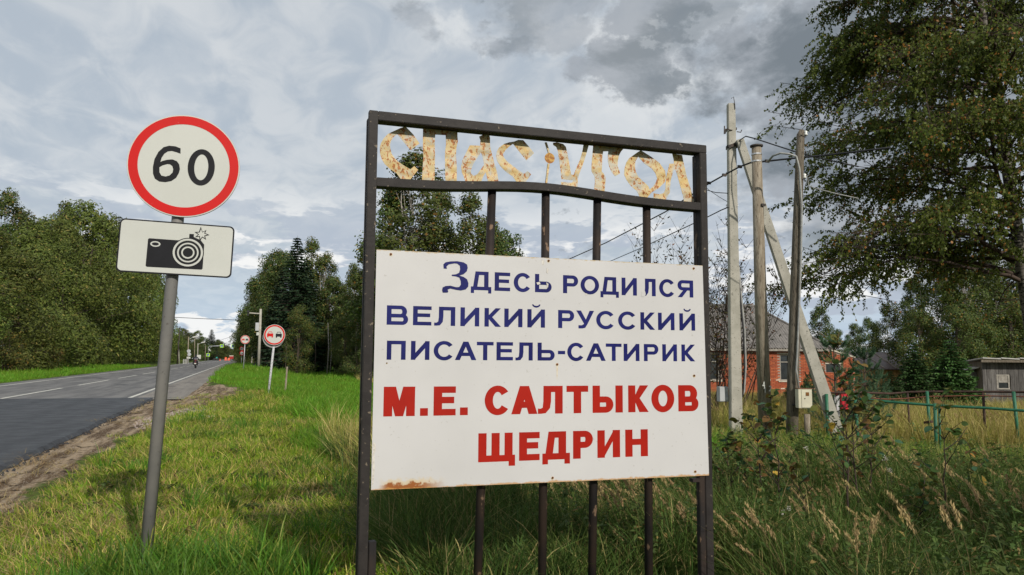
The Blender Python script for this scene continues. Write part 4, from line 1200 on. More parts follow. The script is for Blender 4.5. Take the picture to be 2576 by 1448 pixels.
MB().tube([on3(-.05), on3(.2) + Vector((-.01, 0, 0)), on3(.45) + Vector((-.025, 0, 0)), on3(.8) + Vector((-.012, 0, 0)), on3(.985), on3(1.) + Vector((.03, 0, 0))], [.125, .12, .105, .088, .08, .05], 14).build('shaft', dwood_m, pole3, smooth=True)
pts = [at(1932, 407, 15.6), at(1944, 393, 15.4), at(1963, 386, 15.25), at(1985, 388, 15.2), at(2003, 394, 15.2), at(2011, 425, 15.2), at(2017, 520, 15.22), at(2015, 640, 15.22), at(2011, 760, 15.22), at(2006, 880, 15.22), at(2003, 930, 15.22), at(2010, 978, 15.18)]
MB().tube([p - p3 for p in pts], .021, 8).build('conduit', grey_cable_m, pole3, smooth=True)
for (x, y) in ((2027, 393 - 62 + 8), (2024, 447)):
    c = at(x, y, 15.3) - p3
    MB().tube([c + Vector((-.13, 0, -.02)), c + Vector((-.03, 0, -.05)), c + Vector((0, 0, -.06)), c + Vector((0, 0, .02))], .008, 6).build('hook', iron_m, pole3)
    MB().tube([c + Vector((0, 0, -.02)), c + Vector((0, 0, .0)), c + Vector((0, 0, .03)), c + Vector((0, 0, .06)), c + Vector((0, 0, .075))], [.034, .04, .025, .036, .02], 12).build('insulator', porc_m, pole3, smooth=True)

ybox_m = mat('cream_meter_box', (.56, .53, .40), (.50, .47, .36), 4., .45, c3=(.36, .18, .07), s3=16., lo3=.66, hi3=.70)
c = at(2024, 1003, 15.1)
bx2 = empty('cream_meter_box', c, rad(-20), 'cream metal meter box with a little brown window on the wooden pole', 'meter box')
MB().box(-.145, .13, -.06, .12, -.19, .19).build('cabinet', ybox_m, bx2, bevel=.006)
MB().box(-.085, .125, -.068, -.0605, -.18, .18).build('door', ybox_m, bx2, bevel=.004)
MB().box(.0, .065, -.074, -.0685, .055, .125).build('window', mat('brown_glass', (.20, .09, .03), (.15, .07, .03), 8., .2), bx2)
MB().disc(-.02, .0, .010, -.076, -.0685, 12).build('lock', iron_m, bx2)
MB().box(-.155, .14, -.065, .125, .1905, .203).build('lid', mat('rusty_iron', (.20, .10, .05), (.13, .07, .045), 12., .85), bx2)
MB().tube([(-.2, .13, -.14), (.0, .16, -.12)], .02, 8).build('bracket', iron_m, bx2)


def wire(pts, r, m, label, group=None, name='overhead_cable', sag=0.):
    pts = [Vector(p) for p in pts]
    if len(pts) == 2 and sag:
        a_, b_ = pts
        pts = [a_.lerp(b_, t / 16) - Vector((0, 0, sag * 4 * (t / 16) * (1 - t / 16))) for t in range(17)]
    o = MB().tube(pts, r, 6).build(name, m, None, smooth=True)
    return tag(o, label, 'cable', group)


far_end = at(905, 795, 74)
wire([at(2240, 372, 14.5), at(2150, 383, 15.2), at(2074, 391.7, 15.6), at(2003, 398, 15.9), at(1930, 406, 16.2), at(1888, 410, 16.4), at(1861, 420, 16.8), at(1820, 442, 17.2), at(1783, 462.6, 18), at(1675, 533, 22), at(1523, 612, 28), at(1433, 652, 33), at(1250, 722, 45), far_end],
     .020, cable_m, 'thick black bundled cable drooping past the three poles and behind the frame')
wire([at(1850, 366, 17.3), at(1863, 352, 17.2), at(1876, 343.5, 17.1), at(1898, 349, 16.8), at(1950, 366, 16.3), at(2003, 383, 15.9), at(2074, 401, 15.6), at(2160, 420, 15.3)], .014, cable_m, 'thin cable running from the brace top down to the wooden pole')
wire([at(1847, 519, 17.5), at(1832, 522, 17.3), at(1815, 529, 17.4), at(1781, 546, 18.4), at(1612, 625, 26), at(1537, 657, 31), at(1300, 728, 46), at(900, 810, 74)], .013, cable_m, 'lower thin cable leaving the concrete pole behind the frame')
wire([at(1766, 463, 18.3), at(1775, 478, 18.1), at(1800, 485, 17.8), at(1832, 487, 17.4)], .010, cable_m, 'slack loop of thin cable hanging left of the concrete pole')
wire([at(1766, 463, 18.3), at(1785, 480, 18.1), at(1812, 498, 17.8), at(1833, 510, 17.4)], .006, cable_m, 'thinner slack wire under the cable loop by the concrete pole')
wire([at(2024, 452, 15.3), at(2030, 440, 15.3), at(2034, 468, 15.3), at(2050, 474, 15.2), at(2100, 487, 15.1), at(2160, 500, 15.)], .009, grey_cable_m, 'thin service wire going from the wooden pole into the birch')
for (x, y) in ((1822, 441), (1861, 420), (1930, 406), (1783, 461)):
    c = at(x, y, 17.1 if x < 1840 else 16.4 if x < 1900 else 16.15)
    if x == 1783: c = at(x, y, 18)
    o = MB().box(-.05, .05, -.02, .02, -.03, .03).build('cable_clamp', iron_m, None); o.location = c
    tag(o, {1822: 'black clamp on the thick cable left of the concrete pole', 1861: 'black clamp on the thick cable between concrete and round pole', 1930: 'black clamp on the thick cable right of the round pole', 1783: 'black clamp on the thick cable just right of the frame'}[x], 'clamp', 'clamps on the thick cable')

# ================================================================ BRICK HOUSE
HD = 42.0
ax = Vector((rt[0], rt[1], 0)).normalized()            # the house front faces the camera squarely
ay = Vector((fw[0], fw[1], 0)).normalized()
ho = at(2072, 908, HD); ho.z = 0
hrz = math.atan2(ax.y, ax.x)
ZB, ZE_ = -.66, 2.32
house = empty('brick_house', (ho.x, ho.y, ZB), hrz, 'low red brick house with a grey corrugated hipped roof behind the poles', 'house')
HW = 12.2                                               # extends to the left of the corner
mort_m = mat('mortar', (.34, .27, .22), (.28, .20, .16), 9., .95)
brick_ms = [mat('brick_red', (.36, .088, .038), (.30, .072, .032), 14., .9, rnd=.0), mat('brick_orange', (.43, .12, .052), (.36, .10, .042), 14., .9), mat('brick_brown', (.25, .066, .034), (.32, .085, .04), 14., .9), mat('brick_pale', (.62, .54, .44), (.5, .3, .2), 14., .9)]
glass_m = mat('dark_window_glass', (.015, .018, .02), (.03, .035, .035), 2., .12, spec=.6)
wfr_m = mat('grey_window_wood', (.22, .20, .17), (.30, .28, .24), 9., .8)
sill_m = mat('pale_lintel', (.50, .46, .37), (.42, .38, .30), 6., .85)


def brick_wall(parent, x0, x1, z0, ztop, holes, y0, rng, count, limit, rows_pale=()):
    """single bricks laid on a mortar backing; past the limit they are joined into one part"""
    meshes = [MB().box(-.122, .122, -.012, .03, -.032, .032).mesh('brick', m_) for m_ in brick_ms]
    rest = [MB() for _ in brick_ms]
    r_ = 0
    z = z0 + .04
    while True:
        zt = z + .034
        off = (r_ % 2) * .13
        x = x0 + .13 - off
        any_ = False
        while x < x1:
            xc = x
            hw = .122
            if xc - hw < x0: xc = (x0 + x + hw) / 2; hw = (x + .122 - x0) / 2
            if x + .122 > x1: hw = (x1 - (x - .122)) / 2; xc = x1 - hw
            if hw > .03 and zt < ztop(xc):
                any_ = True
                if not any(h[0] - hw < xc < h[1] + hw and h[2] - .035 < z < h[3] + .035 for h in holes):
                    pale = (r_ in rows_pale and rng.random() < .35) or rng.random() < .006
                    mi = 3 if pale else rng.choices((0, 1, 2), (5, 4, 2))[0]
                    y_ = y0 - rng.uniform(0, .008)
                    if count[0] < limit and hw > .12 and x > x0 + 2.0:
                        o = link(bpy.data.objects.new('brick', meshes[mi]), parent); o.location = (xc, y_, z); count[0] += 1
                    else:
                        rest[mi].box(xc - hw, xc + hw, y_ - .012, y_ + .03, z - .032, z + .032)
            x += .26
        if not any_: break
        z += .078; r_ += 1
    return rest


rng = random.Random(21)
H_ = ZE_ - ZB
cnt = [0]
win = (-2.45, -1.42, 1.02, 2.48)                       # main window opening (x0,x1,z0,z1) in house coordinates
win2 = (-6.9, -5.8, 1.02, 2.48)
holes = [win, win2]
rest = brick_wall(house, -HW, 0, 0, lambda x: H_, holes, 0, rng, cnt, 0, (13, 7))
# nearest visible stretch as single bricks
meshes_b = [MB().box(-.122, .122, -.012, .03, -.032, .032).mesh('brick', m_) for m_ in brick_ms]
for i, rb in enumerate(rest):
    keep = MB(); vsl = rb.v
    for bi in range(len(vsl) // 8):
        v = vsl[bi * 8: bi * 8 + 8]
        xc = (v[0][0] + v[1][0]) / 2; hw = abs(v[1][0] - v[0][0]) / 2; zc2 = (v[0][2] + v[4][2]) / 2
        if cnt[0] < 270 and hw > .12 and -4.6 < xc < -.2 and zc2 > 1.3:
            o = link(bpy.data.objects.new('brick', meshes_b[i]), house); o.location = (xc, v[0][1] + .012, zc2); cnt[0] += 1
        else:
            keep.box(v[0][0], v[1][0], v[0][1], v[3][1], v[0][2], v[4][2])
    o = keep.build('brickwork', brick_ms[i], house); o['kind'] = 'stuff'
wl = MB()
for (xa, xb, za, zb_) in ((-HW, win2[0], 0, H_), (win2[0], win2[1], 0, win2[2]), (win2[0], win2[1], win2[3], H_), (win2[1], win[0], 0, H_), (win[0], win[1], 0, win[2]), (win[0], win[1], win[3], H_), (win[1], 0, 0, H_)):
    wl.box(xa, xb, .012, .25, za, zb_)
wl.box(-HW, 0, 8.2, 8.45, 0, H_); wl.box(-HW, -HW + .25, .25, 8.2, 0, H_); wl.box(-.25, 0, .25, 8.2, 0, H_)
wl.build('wall', mort_m, house)
for w_ in (win, win2):
    wn = MB()
    x0, x1, z0, z1 = w_
    wn.box(x0, x0 + .07, .06, .12, z0, z1).box(x1 - .07, x1, .06, .12, z0, z1).box(x0 + .07, x1 - .07, .06, .12, z0, z0 + .07).box(x0 + .07, x1 - .07, .06, .12, z1 - .07, z1)
    wn.box((x0 + x1) / 2 - .03, (x0 + x1) / 2 + .03, .065, .115, z0 + .07, z1 - .07).box(x0 + .07, x1 - .07, .065, .115, z1 - .45, z1 - .40)
    fr = wn.build('window', wfr_m, house)
    MB().box(x0 + .06, x1 - .06, .13, .14, z0 + .05, z1 - .05).build('pane', glass_m, fr)
    MB().box(x0 - .1, x1 + .1, -.06, .1, z0 - .07, z0 - .01).build('sill', sill_m, fr)
    MB().box(x0 - .15, x1 + .15, -.02, .1, z1 + .01, z1 + .09).build('lintel', sill_m, fr)
# roof of corrugated sheets
slate_m = mat('corrugated_asbestos', (.135, .125, .115), (.185, .17, .155), 3., .9, c3=(.075, .07, .06), s3=11., lo3=.58, hi3=.66, rnd=.10, stretch=(2, .5, 1))
RS = math.tan(rad(30)); RZ = ZE_ - ZB - .02; HALF = 4.25


def sheet(x0, x1, ya, yb, hip=0., side=1):
    """corrugated sheet; y measured from the front eave, waves run up the slope; hip cuts the right end"""
    n = max(4, int((x1 - x0) / .035))
    vs, fs = [], []
    for j, y in enumerate((ya, (ya + yb) / 2, yb)):
        for i in range(n + 1):
            x = x0 + (x1 - x0) * i / n
            xm = -hip * y + .35
            x = min(x, xm) if hip else x
            vs.append((x, y - .35, RZ + (y - .35) * RS + .05 + .026 * math.cos(2 * math.pi * x / .15)))
    for j in range(2):
        for i in range(n):
            a_ = j * (n + 1) + i
            fs.append((a_, a_ + 1, a_ + n + 2, a_ + n + 1))
    return vs, fs


hipk = .62
yb_ = HALF + .35
for row in range(3):
    ya, yy = yb_ * row / 3 - (0.1 if row else 0), yb_ * (row + 1) / 3
    x = .35
    while x > -HW - .35:
        xr = x; xl = x - 1.05
        if xl < -hipk * ya + .35:
            v, f = sheet(xl, xr, ya, yy, hipk)
            v = [(a_, b_, c_ + .012 * row + rng.uniform(0, .0)) for a_, b_, c_ in v]
            o = MB().add(v, f).build('roof_sheet', slate_m, house, smooth=True)
            o.location.z = rng.uniform(0, .012)
        x -= 1.02
zr = RZ + HALF * RS
hp = MB()
hp.add([(.35, -.35, RZ - .35 * RS + .03), (.35, 8.8, RZ - .35 * RS + .03), (-hipk * yb_ + .35, HALF, zr + .03)], [(0, 1, 2)])
hp.add([(-HW - .35, 8.8, RZ - .35 * RS + .03), (.35, 8.8, RZ - .35 * RS + .03), (-hipk * yb_ + .35, HALF, zr + .03), (-HW - .35, HALF, zr + .03)], [(0, 1, 2, 3)])
hp.build('roof_rear', slate_m, house)
MB().tube([(-HW - .35, HALF, zr + .08), (-hipk * yb_ + .40, HALF, zr + .08)], .10, 8).build('ridge_cap', slate_m, house)
MB().tube([(.36, -.34, RZ - .35 * RS + .08), (-hipk * yb_ + .40, HALF, zr + .09)], .07, 8).build('hip_cap', slate_m, house)
MB().box(-HW - .3, .3, -.30, -.26, RZ - .30, RZ - .16).build('eaves_board', wfr_m, house)
MB().tube([(-4.4, 3.2, zr - 1.0), (-4.4, 3.2, zr + .55)], .11, 10).build('chimney', iron_m, house)
MB().tube([(-4.4, 3.2, zr + .60), (-4.4, 3.2, zr + .68)], [.19, .05], 10).build('chimney_cap', iron_m, house)

# lean-to at the right end: brick, sloping top
AW = 2.05
topz = lambda x: (2.42 - .62 * x / AW + .52)
an = empty('brick_annex', (ho.x + ax.x * .02 + ay.x * .8, ho.y + ax.y * .02 + ay.y * .8, ZB), hrz, 'low brick lean-to with a pale sloping coping at the right end of the house', 'house')
cnt2 = [0]
rest = brick_wall(an, 0, AW, 0, lambda x: topz(x) - .03, [(.45, 1.25, 1.5, 1.95)], 0, rng, cnt2, 0)
cn = 0
for i, rb in enumerate(rest):
    keep = MB()
    for bi in range(len(rb.v) // 8):
        v = rb.v[bi * 8: bi * 8 + 8]
        xc = (v[0][0] + v[1][0]) / 2; hw = abs(v[1][0] - v[0][0]) / 2; zc2 = (v[0][2] + v[4][2]) / 2
        if hw > .12 and zc2 > 1.2:
            o = link(bpy.data.objects.new('brick', meshes_b[i]), an); o.location = (xc, v[0][1] + .012, zc2)
        else: keep.box(v[0][0], v[1][0], v[0][1], v[3][1], v[0][2], v[4][2])
    if keep.v:
        o = keep.build('brickwork', brick_ms[i], an); o['kind'] = 'stuff'
MB().prism([(0, 0), (AW, 0), (AW, topz(AW)), (0, topz(0))], .012, 4.2).build('wall', mort_m, an)
MB().prism([(-.02, topz(0) + .002), (AW + .06, topz(AW + .06) + .002), (AW + .06, topz(AW + .06) + .09), (-.02, topz(0) + .09)], -.05, 4.3).build('coping', sill_m, an)
MB().box(.45, 1.25, -.004, .011, 1.5, 1.95).build('window', glass_m, an)
MB().box(.38, 1.32, -.03, .011, 1.96, 2.02).build('lintel', sill_m, an)

# second house, mostly hidden: ochre boards, brown metal roof
h2 = at(2190, 908, 52); h2.z = -.7
hs = empty('ochre_house', h2, hrz, 'small ochre boarded house with a brown seamed metal roof beyond the spruces', 'house')
och_m = mat('ochre_boards', (.44, .27, .10), (.36, .22, .09), 5., .8, rnd=.12)
brf_m = mat('brown_metal_roof', (.085, .06, .055), (.11, .08, .07), 3., .5)
MB().box(0, 2.7, 0.03, 6, 0, 1.62).build('wall', och_m, hs)
bmsh = MB().box(-.075, .075, -.012, .028, 0, 1.60).mesh('board', och_m)
for i in range(17):
    o = link(bpy.data.objects.new('board', bmsh), hs); o.location = (.085 + i * .158, -rng.uniform(0, .01), 0)
MB().add([(-.5, -.35, 1.62), (3.0, -.35, 1.55), (3.0, 3, 2.75), (-.5, 3, 2.75), (-.5, -.35, 1.68), (3.0, -.35, 1.61), (3.0, 3, 2.81), (-.5, 3, 2.81)],
         [(0, 3, 2, 1), (4, 5, 6, 7), (0, 1, 5, 4), (1, 2, 6, 5), (2, 3, 7, 6), (3, 0, 4, 7)]).build('roof', brf_m, hs)
for x in (-.1, .75, 1.6, 2.45): MB().beam((x, -.35, 1.70), (x, 3, 2.84), .04, .05).build('roof_seam', wood_m, hs)

# grey plank shed
sh_o = at(2470, 908, 36); sh_o.z = -.62
shed = empty('plank_shed', sh_o, hrz - .05, 'old grey plank shed with a bright tin-edged roof at the right edge', 'shed')
gpl_m = mat('grey_old_planks', (.075, .07, .066), (.125, .118, .11), 7., .9, c3=(.06, .05, .042), s3=20., lo3=.56, hi3=.64, stretch=(3, 3, .25), rnd=.22)
tin_m = mat('tin_roof', (.42, .41, .38), (.34, .33, .31), 4., .5)
SWd = 4.6
SHT = 2.12
MB().box(0, SWd, .03, 3.2, 0, SHT).build('wall', dwood_m, shed)
pm = [MB().box(-.088, .088, -.014, .024, 0, SHT - .05 + dh).mesh('plank', gpl_m) for dh in (0, .03, -.03)]
for i in range(25):
    xx = .09 + i * .183
    if .66 < xx < 1.20:
        o = MB().box(-.088, .088, -.014, .024, 0, .80).build('plank', gpl_m, shed); o.location = (xx, -rng.uniform(0, .012), 0)
        o = MB().box(-.088, .088, -.014, .024, 1.50, SHT - .04).build('plank', gpl_m, shed); o.location = (xx, -rng.uniform(0, .012), 0)
        continue
    o = link(bpy.data.objects.new('plank', pm[i % 3]), shed); o.location = (xx, -rng.uniform(0, .015), 0); o.rotation_euler.y = rng.uniform(-.006, .006)
wn = MB().box(.62, .69, -.03, .02, .80, 1.50).box(1.15, 1.22, -.03, .02, .80, 1.50).box(.69, 1.15, -.03, .02, .80, .86).box(.69, 1.15, -.03, .02, 1.44, 1.50).build('window', wfr_m, shed)
MB().box(.69, 1.15, .005, .015, .86, 1.44).build('pane', glass_m, wn)
MB().box(.69, 1.15, -.008, .002, 1.12, 1.44).build('curtain', wfr_m, wn)
for i in range(6):
    x0 = -.25 + i * .85
    MB().add([(x0, -.55, SHT + .14), (x0 + .83, -.55, SHT + .10 - i * .01), (x0 + .83, 3.6, SHT - .25), (x0, 3.6, SHT - .25), (x0, -.55, SHT + .19), (x0 + .83, -.55, SHT + .15 - i * .01), (x0 + .83, 3.6, SHT - .2), (x0, 3.6, SHT - .2)],
             [(0, 3, 2, 1), (4, 5, 6, 7), (0, 1, 5, 4), (1, 2, 6, 5), (2, 3, 7, 6), (3, 0, 4, 7)]).build('roof_sheet', tin_m, shed)
MB().box(-.3, SWd + .1, -.50, -.44, SHT - .04, SHT + .08).build('fascia', dwood_m, shed)
lt = MB().box(-.78, -.03, .45, 2.4, 0, 1.62).build('side_lean_to', gpl_m, shed)
MB().add([(-1.05, .2, 1.60), (-.03, .2, 1.80), (-.03, 2.5, 1.84), (-1.05, 2.5, 1.64), (-1.05, .2, 1.65), (-.03, .2, 1.85), (-.03, 2.5, 1.89), (-1.05, 2.5, 1.69)],
         [(0, 3, 2, 1), (4, 5, 6, 7), (0, 1, 5, 4), (1, 2, 6, 5), (2, 3, 7, 6), (3, 0, 4, 7)]).build('lean_to_roof', tin_m, lt)

# ================================================================ PIPE FENCE
gp_m = mat('green_pipe_paint', (.018, .10, .055), (.026, .13, .07), 8., .5, c3=(.12, .07, .04), s3=18., lo3=.64, hi3=.70)
rp_m = mat('rusty_pipe', (.20, .075, .045), (.14, .055, .035), 12., .85)
dp_m = mat('dark_rusty_pipe', (.045, .028, .022), (.07, .04, .03), 12., .85)
f1 = at(2342, 1128, 16.6)
fen = empty('pipe_fence', (f1.x, f1.y, gz(f1.x, f1.y)), 0, 'low yard fence of green and rusty iron pipes in front of the dry grass', 'fence')
fo = Vector(fen.location)


def fp(x, y, d): return at(x, y, d) - fo


def fpost(x0, y0, x1, y1, d, r, m_):
    a_, b_ = fp(x0, y0, d), fp(x1, y1, d)
    MB().tube([a_, b_ + (b_ - a_) * .12], r, 8).build('post', m_, fen, smooth=True)


fpost(2332, 985, 2342, 1128, 16.6, .033, gp_m)
fpost(2549.6, 986, 2566, 1146, 15.6, .033, gp_m)
fpost(2151, 996, 2160, 1143, 15.6, .035, gp_m)
fpost(2079, 992, 2084, 1126, 16.6, .035, gp_m)
fpost(2283, 990, 2292, 1143, 16.9, .022, dp_m)
fpost(2473, 988, 2481, 1131, 16.3, .028, dp_m)
fpost(2352, 1016, 2356, 1156, 14.7, .033, gp_m)
fpost(2362, 1016, 2366, 1156, 14.8, .020, gp_m)
for pts, r, m_ in (([(2076, 989, 16.7), (2161, 988, 16.8), (2240, 991, 16.9), (2290, 987, 16.9), (2332, 986, 16.65), (2475, 986, 16.3), (2576, 987, 15.6), (2760, 990, 14.6)], .024, dp_m),
                   ([(2167, 1001, 16.9), (2230, 1005, 16.9), (2280, 1003, 16.9), (2335, 998, 16.7), (2450, 996, 16.4), (2552, 998, 15.7), (2760, 1003, 14.6)], .013, rp_m),
                   ([(2148, 1003, 15.7), (2230, 1011, 15.3), (2356, 1021, 14.75), (2480, 1027, 14.3), (2576, 1034, 13.9), (2760, 1046, 13.2)], .026, gp_m),
                   ([(2170, 1127, 16.8), (2290, 1123, 16.9), (2400, 1122, 16.5), (2560, 1117, 15.8), (2760, 1117, 14.8)], .012, rp_m),
                   ([(2160, 1140, 16.), (2292, 1139, 15.7), (2440, 1128, 15.4), (2560, 1124, 15.1)], .012, rp_m)):
    MB().tube([fp(*p) for p in pts], r, 8).build('rail', m_, fen, smooth=True)
MB().beam(fp(2326, 1064, 16.4), fp(2344, 1061, 16.1), .05).build('latch', dp_m, fen)
c = at(2118, 1010, 17.8); c.z = gz(c.x, c.y)
rb_ = empty('red_box_on_post', c, .2, 'bright red metal box on a white post behind the fence corner', 'utility box')
MB().box(-.12, .12, -.08, .08, .72, 1.12).build('box', mat('bright_red_paint', (.42, .015, .03), (.45, .02, .03), 5., .5), rb_, bevel=.006)
MB().box(-.30, -.13, -.03, .03, -.2, 1.05).build('post', whitewash_m, rb_)
MB().box(-.02, .03, -.03, .03, -.2, .72).build('post', dp_m, rb_)
MB().box(-.125, .125, -.085, .085, 1.122, 1.14).build('lid', iron_m, rb_)
# concrete stub, rusty, by the wooden pole
c = at(2031, 1075, 15.5); c.z = gz(c.x, c.y)
sb = MB().tube([(0, 0, -.2), (.0, 0, .62)], .06, 10).build('wooden_stub', wood_m, None, smooth=True); sb.location = c
tag(sb, 'short brown stump post at the foot of the wooden pole below the cream box', 'post')

# ================================================================ TREES
TR = np.random.RandomState(77)
willow_m = leafmat('willow_leaves', (.056, .086, .014), (.125, .155, .028), (.24, .21, .05), .22, .6, .05, .5)
mixed_m = leafmat('mixed_leaves', (.034, .060, .014), (.090, .125, .028), (.20, .15, .04), .30, .6, .08, .45)
birchl_m = leafmat('birch_leaves', (.050, .080, .016), (.115, .145, .032), (.24, .15, .03), .35, .55, .07, .3)
nearb_m = leafmat('near_birch_leaves', (.052, .092, .015), (.135, .17, .028), (.36, .19, .04), .42, .5, .06, .0)
spruce_m = leafmat('spruce_needles', (.010, .022, .010), (.022, .042, .014), (.04, .05, .02), .08, .7, .05, .3)
pine_m = leafmat('pine_needles', (.055, .125, .065), (.095, .175, .085), (.09, .10, .04), .15, .6, .05, .2)
bark_m = mat('dark_bark', (.055, .042, .032), (.085, .065, .05), 6., .95, bump=.8, bscale=20., stretch=(2, 2, .5))
bbark_m = mat('birch_bark', (.36, .33, .29), (.28, .25, .22), 3., .85, c3=(.04, .035, .03), s3=5., lo3=.55, hi3=.60, stretch=(1, 1, 3.5), bump=.4, bscale=14.)
twig_m = mat('dark_twigs', (.045, .030, .022), (.07, .05, .038), 9., .9)


def kites(rng, c, L, Wd, down=.0, nbias=None):
    """leaf-sized kites at centres c, lying roughly across nbias when given"""
    n = len(c)
    d = rng.normal(0, 1, (n, 3)); d[:, 2] = d[:, 2] * .7 - down
    if nbias is not None:
        m = nbias + rng.normal(0, .38, (n, 3)); m /= np.linalg.norm(m, axis=1)[:, None]
        d -= m * (d * m).sum(1)[:, None]
    d /= np.linalg.norm(d, axis=1)[:, None]
    q = rng.normal(0, 1, (n, 3))
    if nbias is not None: q = np.cross(m, d)
    s_ = q - d * (q * d).sum(1)[:, None]; s_ /= np.linalg.norm(s_, axis=1)[:, None] + 1e-9
    L = L * rng.uniform(.7, 1.3, n)[:, None]; w = Wd * rng.uniform(.7, 1.2, n)[:, None]
    v = np.stack([c - d * L * .5, c + s_ * w * .5 - d * L * .08, c + d * L * .5, c - s_ * w * .5 - d * L * .08], 1).reshape(-1, 3)
    return v, (np.arange(n) * 4)[:, None] + np.array([[0, 1, 2, 3]])


def tubes(segs, n=3):
    """segs: list of (p, q, rp, rq) -> vertices and quads"""
    p = np.array([s_[0] for s_ in segs]); q = np.array([s_[1] for s_ in segs]); rp = np.array([s_[2] for s_ in segs]); rq = np.array([s_[3] for s_ in segs])
    t = q - p; t /= np.linalg.norm(t, axis=1)[:, None] + 1e-9
    ref = np.where(np.abs(t[:, 2:3]) < .9, np.array([[0, 0, 1.]]), np.array([[1., 0, 0]]))
    a = np.cross(t, ref); a /= np.linalg.norm(a, axis=1)[:, None] + 1e-9
    b_ = np.cross(t, a)
    V = []
    for (o, r) in ((p, rp), (q, rq)):
        for j in range(n):
            an_ = 2 * math.pi * j / n
            V.append(o + (a * math.cos(an_) + b_ * math.sin(an_)) * r[:, None])
    V = np.stack(V, 1).reshape(-1, 3)
    o = (np.arange(len(segs)) * 2 * n)[:, None]
    F = np.concatenate([o + np.array([[j, (j + 1) % n, n + (j + 1) % n, n + j]]) for j in range(n)])
    return V, F


def broadleaf(seed, H, R, z0, nl, per, lr, leaf, lm, bm_, top=.8, droop=.3, stems=1, tr=.16, shell=.55, asp=.55):
    """crown of leafy lobes hung on limbs; returns (crown mesh, trunk mesh)"""
    rng = np.random.RandomState(seed)
    C, NN, segs = [], [], []
    st_ = [np.array([rng.normal(0, .25) * (stems > 1), rng.normal(0, .25) * (stems > 1), 0]) for _ in range(stems)]
    for s0 in st_:
        lean = rng.normal(0, .05, 2)
        pr_ = s0
        for k_ in range(1, 7):
            f = k_ / 6
            nx_ = s0 + np.array([lean[0] * H * f + rng.normal(0, .06), lean[1] * H * f + rng.normal(0, .06), H * .93 * f])
            segs.append((pr_, nx_, tr * (1 - (f - 1 / 6) * .9), tr * (1 - f * .9)))
            pr_ = nx_
    for i in range(nl):
        t = (i + rng.uniform()) / nl
        z = z0 + (H - z0) * t ** top
        tt = (z - z0) / (H - z0)
        prof = R * max(.12, (np.sin(np.pi * min(1, tt * .78 + .20))) ** .8)
        a = rng.uniform(0, 2 * np.pi); rr_ = prof * np.sqrt(rng.uniform(.28 if shell > .6 else .12, 1)) * .92
        c = np.array([np.cos(a) * rr_, np.sin(a) * rr_, z])
        L = lr * rng.uniform(.6, 1.35) * (1 - .35 * tt)
        n = int(per * (L / lr) ** 2)
        v = rng.normal(0, 1, (n, 3)); v /= np.linalg.norm(v, axis=1)[:, None]
        r = L * (shell + (1 - shell) * rng.uniform(0, 1, n) ** .5) * (1 + .22 * np.sin(v[:, 0] * 5 + seed) * np.sin(v[:, 2] * 6 + i))
        P_ = v * r[:, None]
        P_[:, 2] = P_[:, 2] * (.85 if asp < .8 else 1.15)
        P_[:, 2] -= droop * rng.uniform(0, 1, n) * L
        C.append(P_ + c); NN.append(v * .8 + np.array([np.cos(a) * .35, np.sin(a) * .35, .25]))
        b0 = np.array([0, 0, max(z * .75 - .2, .6)])
        mid = (b0 + c) / 2 + rng.normal(0, .12, 3)
        segs += [(b0, mid, tr * .30 * (1 - tt * .6), tr * .2 * (1 - tt * .6)), (mid, c, tr * .2 * (1 - tt * .6), .012)]
        for _ in range(5):
            e = c + v[rng.randint(n)] * L * .85
            segs.append((c, e, .014, .005))
    C = np.concatenate(C); NN = np.concatenate(NN)
    NN = NN[C[:, 2] > .12]; C = C[C[:, 2] > .12]
    V, F_ = kites(rng, C, leaf, leaf * asp, .25, NN)
    T = np.repeat(np.clip(rng.uniform(0, 1, len(C)), 0, 1), 4)
    crown = npmesh('crown', V, F_, lm, T)
    tv, tf = tubes(segs, 5)
    return crown, npmesh('trunk', tv, tf, bm_, smooth=True)


